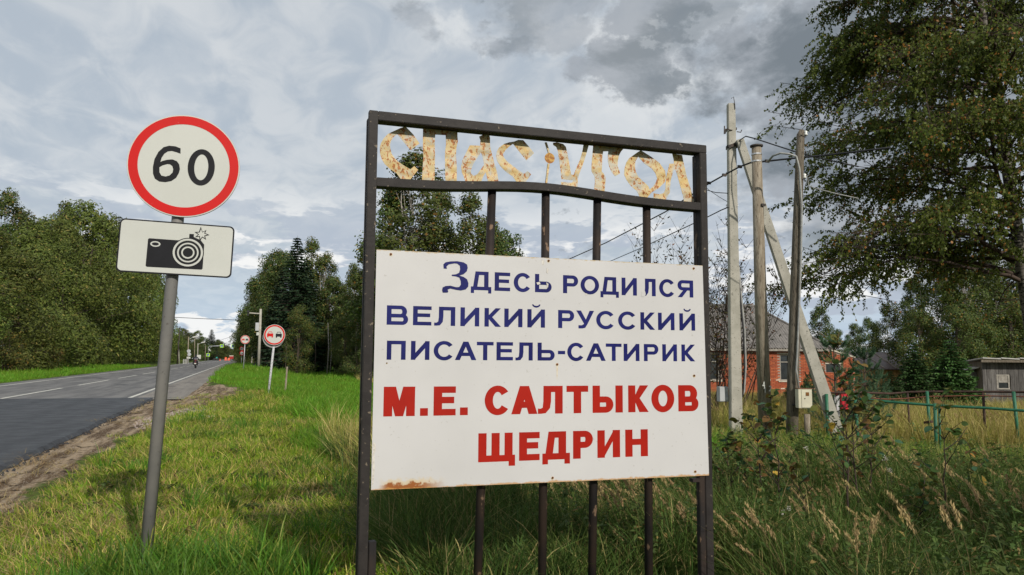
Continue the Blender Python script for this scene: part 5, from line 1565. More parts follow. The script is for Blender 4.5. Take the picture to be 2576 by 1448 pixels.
def spruce(seed, H, R, lm, dens=1.0, card=.34, young=False):
    rng = np.random.RandomState(seed)
    segs = [(np.array([0, 0, 0.]), np.array([0, 0, H * .5]), H * .012, H * .008), (np.array([0, 0, H * .5]), np.array([0, 0, H]), H * .008, .01)]
    C, D = [], []
    z = H * .05
    while z < H * .985:
        f = z / H
        L0 = R * (1 - f) ** .85 + .06 * R
        nb_ = 7 if f < .8 else 5
        a0 = rng.uniform(0, 6.3)
        for i in range(nb_):
            a = a0 + 2 * np.pi * i / nb_ + rng.normal(0, .18)
            L = L0 * rng.uniform(.7, 1.12)
            m = max(4, int(L / card * 9 * dens))
            u = rng.uniform(.08, 1, m) ** .8
            sag = (-.28 * u + .16 * u ** 2) * L
            x = np.cos(a) * u * L; y = np.sin(a) * u * L
            lat = rng.normal(0, .16, m) * L * (.35 + u * .6)
            p = np.stack([x - np.sin(a) * lat, y + np.cos(a) * lat, z + sag - np.abs(rng.normal(0, .06, m)) * L], -1)
            C.append(p)
            D.append(np.stack([np.cos(a) + rng.normal(0, .5, m), np.sin(a) + rng.normal(0, .5, m), -.25 + rng.normal(0, .35, m)], -1))
            e = np.array([np.cos(a) * L, np.sin(a) * L, z - .12 * L])
            segs.append((np.array([0, 0, z]), e, .012 * L + .004, .004))
        z += max(.10, H * .028 * (1.1 - f * .5))
    C = np.concatenate(C); d = np.concatenate(D); d /= np.linalg.norm(d, axis=1)[:, None]
    C = C[:]; n = len(C)
    q = rng.normal(0, 1, (n, 3)); s_ = np.cross(d, q); s_ /= np.linalg.norm(s_, axis=1)[:, None]
    Lc = card * rng.uniform(.6, 1.3, n)[:, None]; w = card * .20
    V = np.stack([C - d * Lc * .5, C + s_ * w, C + d * Lc * .5, C - s_ * w], 1).reshape(-1, 3)
    F_ = (np.arange(n) * 4)[:, None] + np.array([[0, 1, 2, 3]])
    crown = npmesh('crown', V, F_, lm, np.repeat(rng.uniform(0, 1, n), 4))
    tv, tf = tubes(segs, 5)
    return crown, npmesh('trunk', tv, tf, bark_m)


def pine_young(seed, H):
    """young Scots pine: whorls of rising side shoots, each a brush of long needles"""
    rng = np.random.RandomState(seed)
    segs, N0, ND = [], [], []

    def shoot(a, b_, r0_, n, nl):
        segs.append((a, b_, r0_, r0_ * .6))
        t = rng.uniform(0.05, 1, n)[:, None]
        ax_ = (b_ - a) / np.linalg.norm(b_ - a)
        c = a + (b_ - a) * t
        d = rng.normal(0, 1, (n, 3)); d -= ax_ * (d @ ax_)[:, None]; d /= np.linalg.norm(d, axis=1)[:, None]
        d = d + ax_ * rng.uniform(.6, 1.5, n)[:, None]; d /= np.linalg.norm(d, axis=1)[:, None]
        N0.append(c); ND.append(d * nl)
    zs = np.linspace(H * .14, H * .86, 6)
    segs.append((np.zeros(3), np.array([0, 0, H * .86]), H * .016, H * .008))
    for i, z in enumerate(zs):
        f = i / 5
        L = H * (.40 - .22 * f)
        for j in range(5):
            a = 2 * np.pi * j / 5 + i * .7 + rng.normal(0, .15)
            b0 = np.array([0, 0, z]); e = b0 + np.array([np.cos(a) * L * .8, np.sin(a) * L * .8, L * .28])
            segs.append((b0, e, .010, .007))
            shoot(b0 + (e - b0) * .45, e, .007, 150, .062)
            shoot(e, e + np.array([np.cos(a) * L * .18, np.sin(a) * L * .18, L * .38]), .006, 150, .065)
            for s_ in (-1, 1):
                aa = a + s_ * .8
                m_ = b0 + (e - b0) * .7
                shoot(m_, m_ + np.array([np.cos(aa) * L * .34, np.sin(aa) * L * .34, L * .25]), .005, 120, .06)
    for j in range(4):
        a = 2 * np.pi * j / 4 + .4
        b0 = np.array([0, 0, H * .86]); shoot(b0, b0 + np.array([np.cos(a) * H * .07, np.sin(a) * H * .07, H * .12]), .006, 150, .065)
    shoot(np.array([0, 0, H * .86]), np.array([0, 0, H]), .007, 220, .07)
    c = np.concatenate(N0); d = np.concatenate(ND); n = len(c)
    q = rng.normal(0, 1, (n, 3)); s_ = np.cross(d, q); s_ /= np.linalg.norm(s_, axis=1)[:, None]
    w = .0035
    V = np.stack([c - s_ * w, c + s_ * w, c + d + s_ * w * .3, c + d - s_ * w * .3], 1).reshape(-1, 3)
    F_ = (np.arange(n) * 4)[:, None] + np.array([[0, 1, 2, 3]])
    crown = npmesh('crown', V, F_, pine_m, np.repeat(rng.uniform(0, 1, n), 4))
    tv, tf = tubes(segs, 5)
    return crown, npmesh('trunk', tv, tf, bark_m)


PRO = {}
ORD = ('first', 'second', 'third', 'fourth', 'fifth', 'sixth', 'seventh', 'eighth', 'ninth', 'tenth', 'eleventh', 'twelfth', 'thirteenth')
SEEN = {}


def nth(text):
    """'first ... from the left' for a row built left to right"""
    SEEN[text] = SEEN.get(text, -1) + 1
    return text % ORD[SEEN[text]]



def proto(key, H, pair):
    PRO[key] = (H, pair)


for i in range(3):
    proto('willow%d' % i, 12., broadleaf(10 + i, 12, 5.4, .2, 50, 820, 1.7, .27, willow_m, bark_m, top=.85, stems=3, tr=.14, shell=.80, asp=.42))
for i in range(3):
    proto('mixed%d' % i, 14., broadleaf(20 + i, 14, 3.9, 2.2, 52, 420, 1.25, .26, mixed_m, bark_m, top=.9, tr=.16, shell=.5))
for i in range(3):
    proto('birch%d' % i, 18., broadleaf(30 + i, 18, 3.1, 4.5, 58, 300, 1.05, .24, birchl_m, bbark_m, top=.95, droop=.8, tr=.15, shell=.35, asp=.7))
for i in range(2):
    proto('spruce%d' % i, 16., spruce(40 + i, 16, 3.3, spruce_m, 1.0, .42))
proto('alder', 8., broadleaf(50, 8, 2.5, .5, 44, 300, .85, .17, birchl_m, bark_m, stems=2, tr=.08, shell=.4))
proto('bush', 3., broadleaf(55, 3, 1.7, .1, 24, 260, .65, .12, mixed_m, bark_m, stems=3, tr=.04, shell=.4))
proto('young_spruce0', 3., spruce(60, 3.0, 1.15, leafmat('young_spruce_needles', (.030, .068, .018), (.058, .11, .026), (.07, .08, .025), .12, .7, .05, .2), 1.6, .13))
proto('young_spruce1', 3., spruce(61, 3.0, 1.25, leafmat('young_pine_green', (.045, .10, .022), (.08, .15, .036), (.08, .09, .025), .12, .7, .05, .2), 1.6, .14))
proto('pine0', 2.2, pine_young(70, 2.2))
proto('pine1', 2.2, pine_young(71, 2.2))


def tree(kind, x, y, H, label, cat='tree', group=None, name='tree', wide=1., z=None):
    h0, (cr, tk) = PRO[kind]
    s_ = H / h0
    o = empty(name, (x, y, (gz(x, y) if z is None else z) - .05), TR.uniform(0, 6.28), label, cat, group)
    o.scale = (s_ * wide, s_ * wide, s_)
    link(bpy.data.objects.new('crown', cr), o)
    link(bpy.data.objects.new('trunk', tk), o)
    return o


def ptree(kind, px, pytop, d, label, base=None, **kw):
    """tree standing d metres off along the view axis, its top as high as the photo shows it"""
    p = at(px, pytop, d)
    z = gz(p.x, p.y)
    return tree(kind, p.x, p.y, p.z - z, label, **kw)


# left wall of willows and alders across the road (front row), taller trees behind
gl = 'dense roadside willows across the road'
for i, (px, top, X, k_, w_, lab) in enumerate((
        (-150, 560, -22, 'willow0', 1.1, 'broad willow just past the left edge of the view'),
        (-20, 585, -21, 'willow1', 1.15, 'pale green willow at the far left, its crown down to the grass'),
        (70, 575, -21.5, 'willow2', 1.05, 'bright green willow second from the left edge'),
        (150, 560, -23, 'willow0', 1.0, 'willow with a rounded top left of the tallest one'),
        (215, 520, -22.5, 'willow1', .95, 'tallest rounded willow in the left roadside row'),
        (285, 560, -23, 'willow2', .9, 'dark willow behind the camera plate\'s left edge'),
        (345, 640, -21.5, 'willow0', .85, 'willow under the camera plate, right of the tall ones'),
        (385, 690, -20.5, 'willow1', .8, 'last willow of the left row, beside the sign pole'))):
    d = azd(px, 900)
    Y = X * d.y / d.x
    dep = X * fw[0] + Y * fw[1]
    ptree(k_, px, top, dep, lab, group=gl, name='willow_tree', wide=w_)
gb = 'taller trees behind the willow row'
for (px, top, dX, k_, lab) in ((20, 478, -32, 'birch0', 'tall brownish-green tree top at the far left corner'), (68, 535, -30, 'mixed1', 'dark green tree top between the left willows'),
                               (170, 512, -31, 'birch1', 'light birch top rising behind the tallest willow'), (250, 545, -31, 'birch2', 'slender birch top with gaps left of the camera plate'),
                               (-60, 470, -34, 'mixed0', 'tall tree just outside the left edge'), (120, 560, -30, 'mixed2', 'dark tree filling the gap behind the second willow'),
                               (310, 640, -29, 'mixed0', 'tree crown behind the camera plate'), (400, 760, -24, 'alder', 'small tree at the right foot of the willow row')):
    d = azd(px, 900); Y = dX * d.y / d.x; dep = dX * fw[0] + Y * fw[1]
    ptree(k_, px, top, dep, lab, group=gb)
# low bushes with autumn tint at the foot of the row
aut_m = leafmat('autumn_bush_leaves', (.06, .08, .018), (.13, .13, .03), (.28, .16, .03), .3, .6, .12, .3)
cr_, tk_ = PRO['bush'][1]
cr2 = cr_.copy(); cr2.materials.clear(); cr2.materials.append(aut_m)
PRO['abush'] = (3., (cr2, tk_))
for (px, X, h_) in ((10, -18.5, 3.4), (70, -18.5, 2.6), (125, -18, 2.8), (190, -18.2, 2.0), (240, -18.5, 2.4), (300, -18.6, 2.2), (350, -18.5, 2.2)):
    d = azd(px, 900); Y = X * d.y / d.x
    tree('abush' if px < 130 else 'bush', X, Y, h_, 'yellowing bush at the foot of the far left willow' if px == 10 else nth('%s green bush from the left at the foot of the willow row'), 'bush', 'bushes under the willow row', 'bush')

# trees lining the far road
gf = 'trees lining the far road on the left'
for (px, top, d, k_) in ((452, 845, 200, 'mixed0'), (462, 826, 215, 'birch1'), (478, 838, 235, 'mixed1'), (497, 832, 260, 'birch0'), (512, 850, 290, 'mixed2'), (560, 868, 360, 'mixed0'),
                         (548, 855, 330, 'mixed1'), (571, 872, 400, 'mixed2'), (440, 850, 190, 'willow1')):
    ptree(k_, px, top, d, {452: 'rounded dark tree left of the far lamp posts', 462: 'light green tree behind the leaning dark pole', 478: 'mid green tree behind the first far lamp', 497: 'loose-crowned pine-like tree behind the second lamp'}.get(px) or nth('%s of the dark mixed trees where the left tree row meets the road end'), group=gf, wide=1.7)
ptree('spruce0', 533, 828, 300, 'lone dark spruce rising above the far end of the road', name='spruce_tree', wide=1.5)
for (px, top, d) in ((566, 880, 500), (575, 882, 520), (582, 878, 480), (588, 885, 540), (594, 880, 470), (600, 876, 450)):
    ptree('mixed%d' % (px % 3), px, top, d, nth('%s dark distant tree closing the end of the road'), group='trees closing the end of the road', wide=2.2)
for i, (px, d) in enumerate(((428, 190), (445, 205), (462, 225), (480, 245), (495, 262), (508, 290), (522, 310), (538, 330), (552, 355), (565, 390))):
    ptree('bush', px, 868 - i % 3 * 5, d, nth('%s far bush going away along the left verge'), cat='bush', group='far bushes on the left verge', name='bush', wide=1.25)

# right-hand forest edge
gr = 'trees of the forest edge right of the road'
R_ = [(601, 842, 300, 'birch0', 'far birch overhanging the end of the road'), (612, 800, 230, 'birch2', 'airy birch left of the concrete camera pole'),
      (622, 770, 190, 'birch1', 'light birch crown just left of the camera pole'), (640, 728, 160, 'birch0', 'yellowish birch above the camera pole arm'),
      (662, 690, 135, 'mixed0', 'dark green tree behind the camera pole'), (678, 655, 118, 'birch1', 'green birch crown left of the big spruce'),
      (700, 632, 110, 'mixed1', 'dark tree at the left shoulder of the big spruce'), (722, 640, 100, 'mixed2', 'dark tree behind the leaning no-overtaking sign'),
      (790, 604, 92, 'birch2', 'mid green birch crown right of the big spruce'), (820, 636, 90, 'birch0', 'pale crown above the two white trunks'), (838, 700, 86, 'mixed0', 'dark tree right of the pale crown'),
      (865, 742, 84, 'mixed1', 'dark lower tree left of the frame'), (892, 665, 86, 'birch1', 'olive birch just left of the frame post'), (915, 700, 82, 'mixed2', 'dark tree behind the left frame post')]
for (px, top, d, k_, lab) in R_:
    ptree(k_, px, top, d, lab, group=gr, wide=1.05)
ptree('spruce1', 749, 592, 84, 'big dark spruce with a pointed top above the no-overtaking signs', name='spruce_tree', wide=1.25)
ptree('spruce0', 712, 668, 90, 'smaller dark spruce beside the big one', name='spruce_tree', wide=1.3)
ptree('spruce0', 775, 650, 86, 'dark spruce filling in right of the big spruce', name='spruce_tree', wide=1.3)
ptree('alder', 757, 768, 70, 'small pale-leaved alder standing before the dark spruces', name='alder_tree', wide=.85)
ptree('alder', 870, 800, 72, 'small thin-leaved tree before the dark forest left of the frame', name='alder_tree', wide=.8)
ptree('bush', 905, 880, 62, 'brownish bush at the forest foot beside the frame', cat='bush', name='bush', wide=1.2)
for i, (px, top, d, k_) in enumerate(sorted(((640, 800, 175, 'willow0'), (668, 800, 120, 'mixed1'), (700, 800, 100, 'mixed2'), (735, 800, 92, 'mixed0'), (780, 790, 90, 'mixed1'), (815, 800, 92, 'mixed2'), (850, 800, 90, 'mixed0'), (890, 800, 88, 'willow1'), (925, 780, 86, 'mixed1'),
                                      (608, 868, 330, 'willow2'), (616, 850, 260, 'willow0'), (628, 830, 210, 'willow1')))):
    ptree(k_, px, top, d, nth('%s low dark tree from the left inside the forest edge'), group='lower trees inside the forest edge', wide=1.1)
# bare thin trunks at the forest edge
bare = MB()
for (px, yb, yt, d, r, m_, lab) in ((822, 942, 812, 74, .065, bbark_m, 'left one of two white birch trunks at the forest edge'), (829, 943, 840, 74.5, .05, bbark_m, 'right one of two white birch trunks at the forest edge'),
                                    (716, 938, 850, 78, .06, bark_m, 'thin dark trunk left of the stake'), (745, 936, 840, 76, .07, bark_m, 'thin dark trunk behind the stake'), (863, 940, 850, 78, .06, bark_m, 'thin dark trunk left of the grey pole'),
                                    (790, 938, 850, 80, .06, bark_m, 'thin dark trunk left of the white pair')):
    p = at(px, yb, d); z = gz(p.x, p.y); q = at(px + 3, yt, d)
    o = MB().tube([(0, 0, -.3), (.12, 0, (q.z - z) * .5), (q.x - p.x, q.y - p.y, q.z - z)], [r, r * .8, r * .5], 8).build('thin_tree', m_, None, smooth=True)
    o.location = (p.x, p.y, z); tag(o, lab, 'tree')

# birches behind the name sign and low trees behind it
gs = 'birches seen through the name sign'
for (px, top, d, k_, w_, lab) in ((1043, 382, 62, 'birch0', .95, 'tallest birch, its top showing between the cut-out letters'), (985, 470, 64, 'birch1', .9, 'birch behind the left end of the middle rail'), (1105, 480, 66, 'birch2', .8, 'birch just right of the tallest one'),
                                  (1190, 490, 62, 'birch2', .85, 'birch seen between the left bars'), (1272, 585, 64, 'mixed0', .8, 'lower birch behind the first bar'), (930, 600, 70, 'birch0', .8, 'birch at the left frame post'),
                                  (1235, 560, 66, 'birch1', .8, 'birch between the two bars on the left')):
    ptree(k_, px, top, d, lab, group=gs, wide=w_ * 1.4)
for i, px in enumerate(range(960, 1760, 90)):
    ptree(('mixed0', 'willow1', 'mixed2')[i % 3], px, 760 - (i % 2) * 20, 74 + (i % 3) * 6, nth('%s low tree from the left standing far behind the white panel'), group='trees hidden behind the panel')

# thin-twigged rowans behind the right frame post
def rowan(seed, H, n=15):
    rng = np.random.RandomState(seed)
    segs, C = [], []
    for i in range(n):
        a = rng.uniform(0, 6.28); sp = rng.uniform(.05, .42); L = H * rng.uniform(.6, 1)
        p = np.array([rng.normal(0, .12), rng.normal(0, .12), 0.])
        for k_ in range(9):
            f = k_ / 9
            q = p + np.array([np.cos(a) * sp * L / 9 + rng.normal(0, .02), np.sin(a) * sp * L / 9 + rng.normal(0, .02), L / 9])
            segs.append((p, q, .014 * (1.05 - f), .014 * (1.05 - f - .11)))
            if k_ > 1:
                for _ in range(3):
                    b2 = rng.uniform(0, 6.28); l2 = H * rng.uniform(.05, .16)
                    e = q + np.array([np.cos(b2) * l2 * .55, np.sin(b2) * l2 * .55, l2 * .8])
                    segs.append((q, e, .005, .002))
                    m = rng.randint(1, 5)
                    C.append(q + (e - q) * rng.uniform(.4, 1.15, (m, 1)) + rng.normal(0, .05, (m, 3)))
            p = q
    C = np.concatenate(C)
    V, F_ = kites(rng, C, .075, .035, .3)
    tv, tf = tubes(segs, 3)
    return npmesh('crown', V, F_, rowan_m, np.repeat(rng.uniform(0, 1, len(C)), 4)), npmesh('trunk', tv, tf, twig_m)


rowan_m = leafmat('rowan_leaves', (.045, .05, .014), (.10, .085, .02), (.22, .09, .03), .3, .6, .2, .2)
for i, s_ in enumerate((90, 91)): proto('rowan%d' % i, 4., rowan(s_, 4.))
ptree('rowan0', 1800, 585, 20, 'thin-twigged rowan thicket between the frame and the concrete pole', name='rowan_tree', wide=1.25)
ptree('rowan1', 1845, 655, 22, 'twiggy rowan behind the concrete pole before the brick wall', name='rowan_tree', wide=1.2)
ptree('rowan1', 1690, 572, 24, 'sparse rowan top seen between the right-hand bars', name='rowan_tree', wide=1.05)
ptree('rowan0', 1745, 640, 23, 'brown rowan thicket behind the right frame post', name='rowan_tree', wide=1.1)

# right background
gy = 'background trees behind the houses'
for (px, top, d, k_, w_, lab) in ((2062, 772, 75, 'mixed0', .9, 'rounded tree above the right end of the brick house'), (2030, 850, 80, 'mixed1', .9, 'lower tree beside the hip of the house roof'), (2105, 830, 95, 'mixed2', 1., 'distant low tree right of the rounded one'),
                                  (2150, 815, 90, 'mixed0', .9, 'small tree in the dip of the treeline'), (2185, 800, 70, 'mixed1', .9, 'dark tree left of the big olive crowns'), (2235, 765, 62, 'mixed2', .9, 'dark tree behind the ochre house'),
                                  (2300, 705, 52, 'mixed0', .85, 'olive tree crown under the birch branches'), (2350, 640, 48, 'birch1', 1.4, 'tall olive birch in the middle of the right background'), (2420, 650, 46, 'birch2', 1.4, 'olive birch with yellow leaves behind the spruces'),
                                  (2480, 620, 50, 'mixed1', 1.1, 'tall tree behind the plank shed'), (2560, 600, 52, 'birch0', 1.4, 'birch crown behind the shed roof at the right edge'), (2660, 560, 50, 'mixed0', 1.2, 'tree just outside the right edge'),
                                  (2310, 780, 44, 'alder', 1.0, 'leafy low tree right of the ochre house'), (2400, 770, 43, 'alder', 1.0, 'leafy low tree above the green pine'), (2450, 790, 44, 'alder', 1.0, 'leafy low tree left of the shed'), (2540, 760, 46, 'alder', 1.1, 'leafy low tree over the shed roof'),
                                  (1950, 830, 90, 'mixed2', .8, 'tree hidden behind the brick house roof')):
    ptree(k_, px, top, d, lab, group=gy, wide=w_)
for (px, top, d, k_, w_, lab) in ((2296, 858, 25, 'young_spruce0', 1., 'young dark spruce right of the ochre house'), (2388, 850, 25, 'young_spruce1', 1.15, 'bushy bright green young pine left of the shed'), (2240, 930, 24, 'young_spruce0', 1.2, 'small young spruce below the ochre house'),
                                  (1918, 962, 27, 'young_spruce0', 1.1, 'small dark spruce behind the round pole'), (1985, 960, 27, 'young_spruce1', 1.0, 'small spruce between the poles before the brick wall'), (2030, 940, 28, 'young_spruce1', .9, 'small spruce behind the cream meter box')):
    ptree(k_, px, top, d, lab, name='young_conifer', wide=w_)
for (px, top, d, k_, w_, lab) in ((2096, 838, 17.8, 'pine0', .72, 'young pine with tall upright shoots right of the concrete brace'), (2172, 868, 18.5, 'pine1', .75, 'young pine with thick candle shoots before the brick annex'),
                                  (2045, 930, 20.5, 'pine1', .7, 'young pine half hidden behind the brace'), (2205, 930, 20, 'pine0', .9, 'small young pine right of the brick annex')):
    ptree(k_, px, top, d, lab, name='young_pine', wide=w_)

# ---------------------------------------------------------------- the big birch at the right
def big_birch(seed):
    rng = np.random.RandomState(seed)
    base_ = at(2640, 1080, 18.0); base_.z = gz(base_.x, base_.y)
    B0 = np.array(base_)
    toL = -np.array([rt[0], rt[1], 0])                        # to the left in the view
    toL /= np.linalg.norm(toL)
    toC = -np.array([fw[0], fw[1], 0]); toC /= np.linalg.norm(toC)
    H = 14.5

    def trunk(z): return toL * .106 * z + toC * .01 * z + np.array([0, 0, z])
    segs = []
    zs = np.linspace(-.3, H, 22)
    for a, b_ in zip(zs[:-1], zs[1:]):
        segs.append((trunk(a), trunk(b_), 0.21 * (1 - max(a, 0) / H * .9), 0.21 * (1 - max(b_, 0) / H * .9)))
    s2 = lambda z: trunk(1.2) * 0 - toL * (.25 + .03 * z) + toC * .2 + np.array([0, 0, z])
    for a, b_ in zip(zs[:-4], zs[1:-3]):
        segs.append((s2(a), s2(b_), .12 * (1 - max(a, 0) / H * .9), .12 * (1 - max(b_, 0) / H * .9)))
    tk = tubes(segs, 12)
    limb, tw, L_c, L_d = [], [], [], []
    n_l = 92
    for i in range(n_l):
        z = 3.75 + (H - 4.25) * ((i + .5) / n_l) ** 1.0
        stem = trunk if rng.uniform() < .72 else s2
        a = rng.uniform(-math.pi, math.pi)
        if rng.uniform() < .52: a = rng.normal(0, .75)          # more limbs reach over the road side
        dr = toL * math.cos(a) + toC * math.sin(a)
        f = (z - 4.) / (H - 4.)
        L = (4.45 * (1 - f ** 2.6) + .5) * rng.uniform(.70, 1.05) * (.88 if z < 3.2 else 1)
        p = stem(z); rise = rng.uniform(.25, .62) if z > 5.5 else rng.uniform(.22, .42)
        prev = p; K_ = 10
        pts = [p]
        for k_ in range(1, K_ + 1):
            t = k_ / K_
            q = p + dr * L * t + np.array([0, 0, L * (rise * t - .42 * t ** 3)]) + rng.normal(0, .045, 3)
            limb.append((prev, q, .040 * (1 - (t - .1) * .9) * (L / 4 + .3), .040 * (1 - t * .9) * (L / 4 + .3)))
            prev = q; pts.append(q)
        for k_ in range(2, K_ + 1):
            for _ in range(3 if k_ < K_ else 5):
                da = dr + rng.normal(0, .75, 3); da[2] = rng.uniform(-.15, .45); da /= np.linalg.norm(da)
                l2 = rng.uniform(.35, .95) * (.5 + L / 6)
                b0 = pts[k_] + (pts[k_ - 1] - pts[k_]) * rng.uniform()
                e = b0 + da * l2
                limb.append((b0, e, .010, .005))
                for _t in range(4):
                    c0 = b0 + (e - b0) * rng.uniform(.35, 1)
                    hl = rng.uniform(.25, .85)
                    dd = da * .55 + rng.normal(0, .22, 3); dd[2] -= .30
                    m = 5; pp = c0; vv = dd / np.linalg.norm(dd)
                    for s_ in range(m):
                        vv = vv + np.array([0, 0, -.15]); vv /= np.linalg.norm(vv)
                        q2 = pp + vv * hl / m
                        tw.append((pp, q2, .0032, .0024))
                        nl = max(2, int(hl / m / .018))
                        u = rng.uniform(0, 1, (nl, 1))
                        L_c.append(pp + (q2 - pp) * u + rng.normal(0, .022, (nl, 3)))
                        pp = q2
    C = np.concatenate(L_c)
    # leave it airy: thin out in patches
    fld = np.sin(C[:, 0] * 2.3 + 1.2 * np.sin(C[:, 2] * 1.9)) + np.sin(C[:, 1] * 2.1 + 1.) + np.sin(C[:, 2] * 3.1 + 1.5 * np.sin(C[:, 0] * 1.3))
    keep = rng.uniform(0, 1, len(C)) < np.clip(.95 - .42 * (fld + .1), .16, 1)
    C = C[keep]
    n = len(C)
    d = rng.normal(0, .55, (n, 3)); d[:, 2] -= 1.0; d /= np.linalg.norm(d, axis=1)[:, None]
    q = rng.normal(0, 1, (n, 3)); s_ = np.cross(d, q); s_ /= np.linalg.norm(s_, axis=1)[:, None]
    Lf = .068 * rng.uniform(.7, 1.2, n)[:, None]; w = Lf * .42
    V = np.stack([C, C + d * Lf * .38 + s_ * w, C + d * Lf, C + d * Lf * .38 - s_ * w], 1).reshape(-1, 3)
    F_ = (np.arange(n) * 4)[:, None] + np.array([[0, 1, 2, 3]])
    T = np.clip(rng.uniform(0, 1, n) + .08 * np.sin(C[:, 0] * 1.7) * np.sin(C[:, 2] * 2.0 + C[:, 1]), 0, 1)
    root = empty('birch_tree', B0, 0, 'large near birch at the right edge, drooping twigs of small leaves over the yard', 'tree')
    o = link(bpy.data.objects.new('foliage', npmesh('foliage', V, F_, nearb_m, np.repeat(T, 4))), root); o['kind'] = 'stuff'
    link(bpy.data.objects.new('trunk', npmesh('trunk', tk[0], tk[1], mat('grey_birch_bark', (.20, .18, .155), (.15, .135, .115), 3., .9, c3=(.03, .026, .022), s3=5., lo3=.50, hi3=.56, stretch=(1, 1, 3.5), bump=.5, bscale=14.), smooth=True)), root)
    lv, lf = tubes(limb, 5)
    link(bpy.data.objects.new('branches', npmesh('branches', lv, lf, twig_m, smooth=True)), root)['kind'] = 'stuff'
    tv, tf = tubes(tw, 3)
    link(bpy.data.objects.new('twigs', npmesh('twigs', tv, tf, twig_m)), root)['kind'] = 'stuff'
    print('birch leaves', n, 'twigs', len(tw))


big_birch(5)

# ---------------------------------------------------------------- saplings in the foreground
def sapm(n, c, c2): return leafmat(n, c, c2, c, .35, .65, 0., .35)


sap_ms = [sapm('sapling_leaf_green', (.055, .10, .022), (.07, .12, .03)), sapm('sapling_leaf_olive', (.12, .12, .025), (.15, .14, .03)),
          sapm('sapling_leaf_bluegreen', (.055, .125, .06), (.07, .14, .07)), sapm('sapling_leaf_yellow', (.48, .28, .05), (.4, .24, .05)), sapm('sapling_leaf_brown', (.17, .10, .03), (.2, .12, .03))]


def leaf_mesh(m_, L=.07, wd=.056):
    v = [(0, 0, 0)]; nseg = 6
    for i in range(1, nseg):
        t = i / nseg
        w_ = wd * math.sin(math.pi * t ** .85) ** .7 / 2
        v += [(-w_, L * t, .006 * math.sin(t * 3)), (0, L * t, -.004 + .006 * math.sin(t * 3)), (w_, L * t, .006 * math.sin(t * 3))]
    v.append((0, L * 1.02, -.004))
    f = [(0, 2, 1), (0, 3, 2)]
    for i in range(nseg - 2):
        a_ = 1 + 3 * i
        f += [(a_, a_ + 1, a_ + 4, a_ + 3), (a_ + 1, a_ + 2, a_ + 5, a_ + 4)]
    a_ = 1 + 3 * (nseg - 2)
    f += [(a_, a_ + 1, a_ + 3), (a_ + 1, a_ + 2, a_ + 3)]
    me = bpy.data.meshes.new('leaf'); me.from_pydata(v, [], f); me.materials.append(m_)
    for p_ in me.polygons: p_.use_smooth = True
    return me


leaf_ms = [leaf_mesh(m_) for m_ in sap_ms]
stem_m = mat('sapling_stem', (.040, .026, .022), (.06, .04, .03), 9., .8)


def sapling(bx, by, tx, ty, d, label, nbr=12, nl=52, seed=1, lower=.25, spread=.5):
    rng = np.random.RandomState(seed)
    b0 = at(bx, by, d); z = gz(b0.x, b0.y)
    base_ = np.array([b0.x, b0.y, z])
    top = np.array(at(tx, ty, d)) - base_
    root = empty('sapling', base_, 0, label, 'sapling', 'saplings in the foreground')
    segs, tips = [], []
    prev = np.array([0, 0, -.1]); pts = []
    for k_ in range(1, 13):
        t = k_ / 12
        q = top * t + rng.normal(0, .008, 3) + np.array([rt[0], rt[1], 0]) * .03 * math.sin(t * 3)
        segs.append((prev, q, .011 * (1.1 - t), .011 * (1.1 - t - .08))); prev = q; pts.append(q)
    for i in range(nbr):
        f = lower + (1 - lower) * (i + rng.uniform()) / nbr * .95
        p = pts[min(11, int(f * 12))]
        a = rng.uniform(0, 6.28); L = spread * top[2] * (1.05 - f) * rng.uniform(.5, 1.1) + .07
        e = p + np.array([math.cos(a) * L * .72, math.sin(a) * L * .72, L * rng.uniform(.5, .9)])
        m_ = (p + e) / 2 + rng.normal(0, .012, 3)
        segs += [(p, m_, .0042, .003), (m_, e, .003, .0015)]
        tips.append((p, e))
    tips.append((pts[8], pts[11]))
    tv, tf = tubes(segs, 6)
    link(bpy.data.objects.new('stem', npmesh('stem', tv, tf, stem_m, smooth=True)), root)
    for i in range(int(nl * 1.5)):
        p, e = tips[rng.randint(len(tips))]
        c = p + (e - p) * rng.uniform(.25, 1.05)
        mi = rng.choice(5, p=(.36, .24, .17, .02, .21))
        o = link(bpy.data.objects.new('leaf', leaf_ms[mi]), root)
        o.location = c
        o.rotation_euler = (rng.normal(-.25, .45), rng.normal(0, .5), rng.uniform(0, 6.28))
        s_ = rng.uniform(.6, 1.12); o.scale = (s_, s_, s_)
    return root


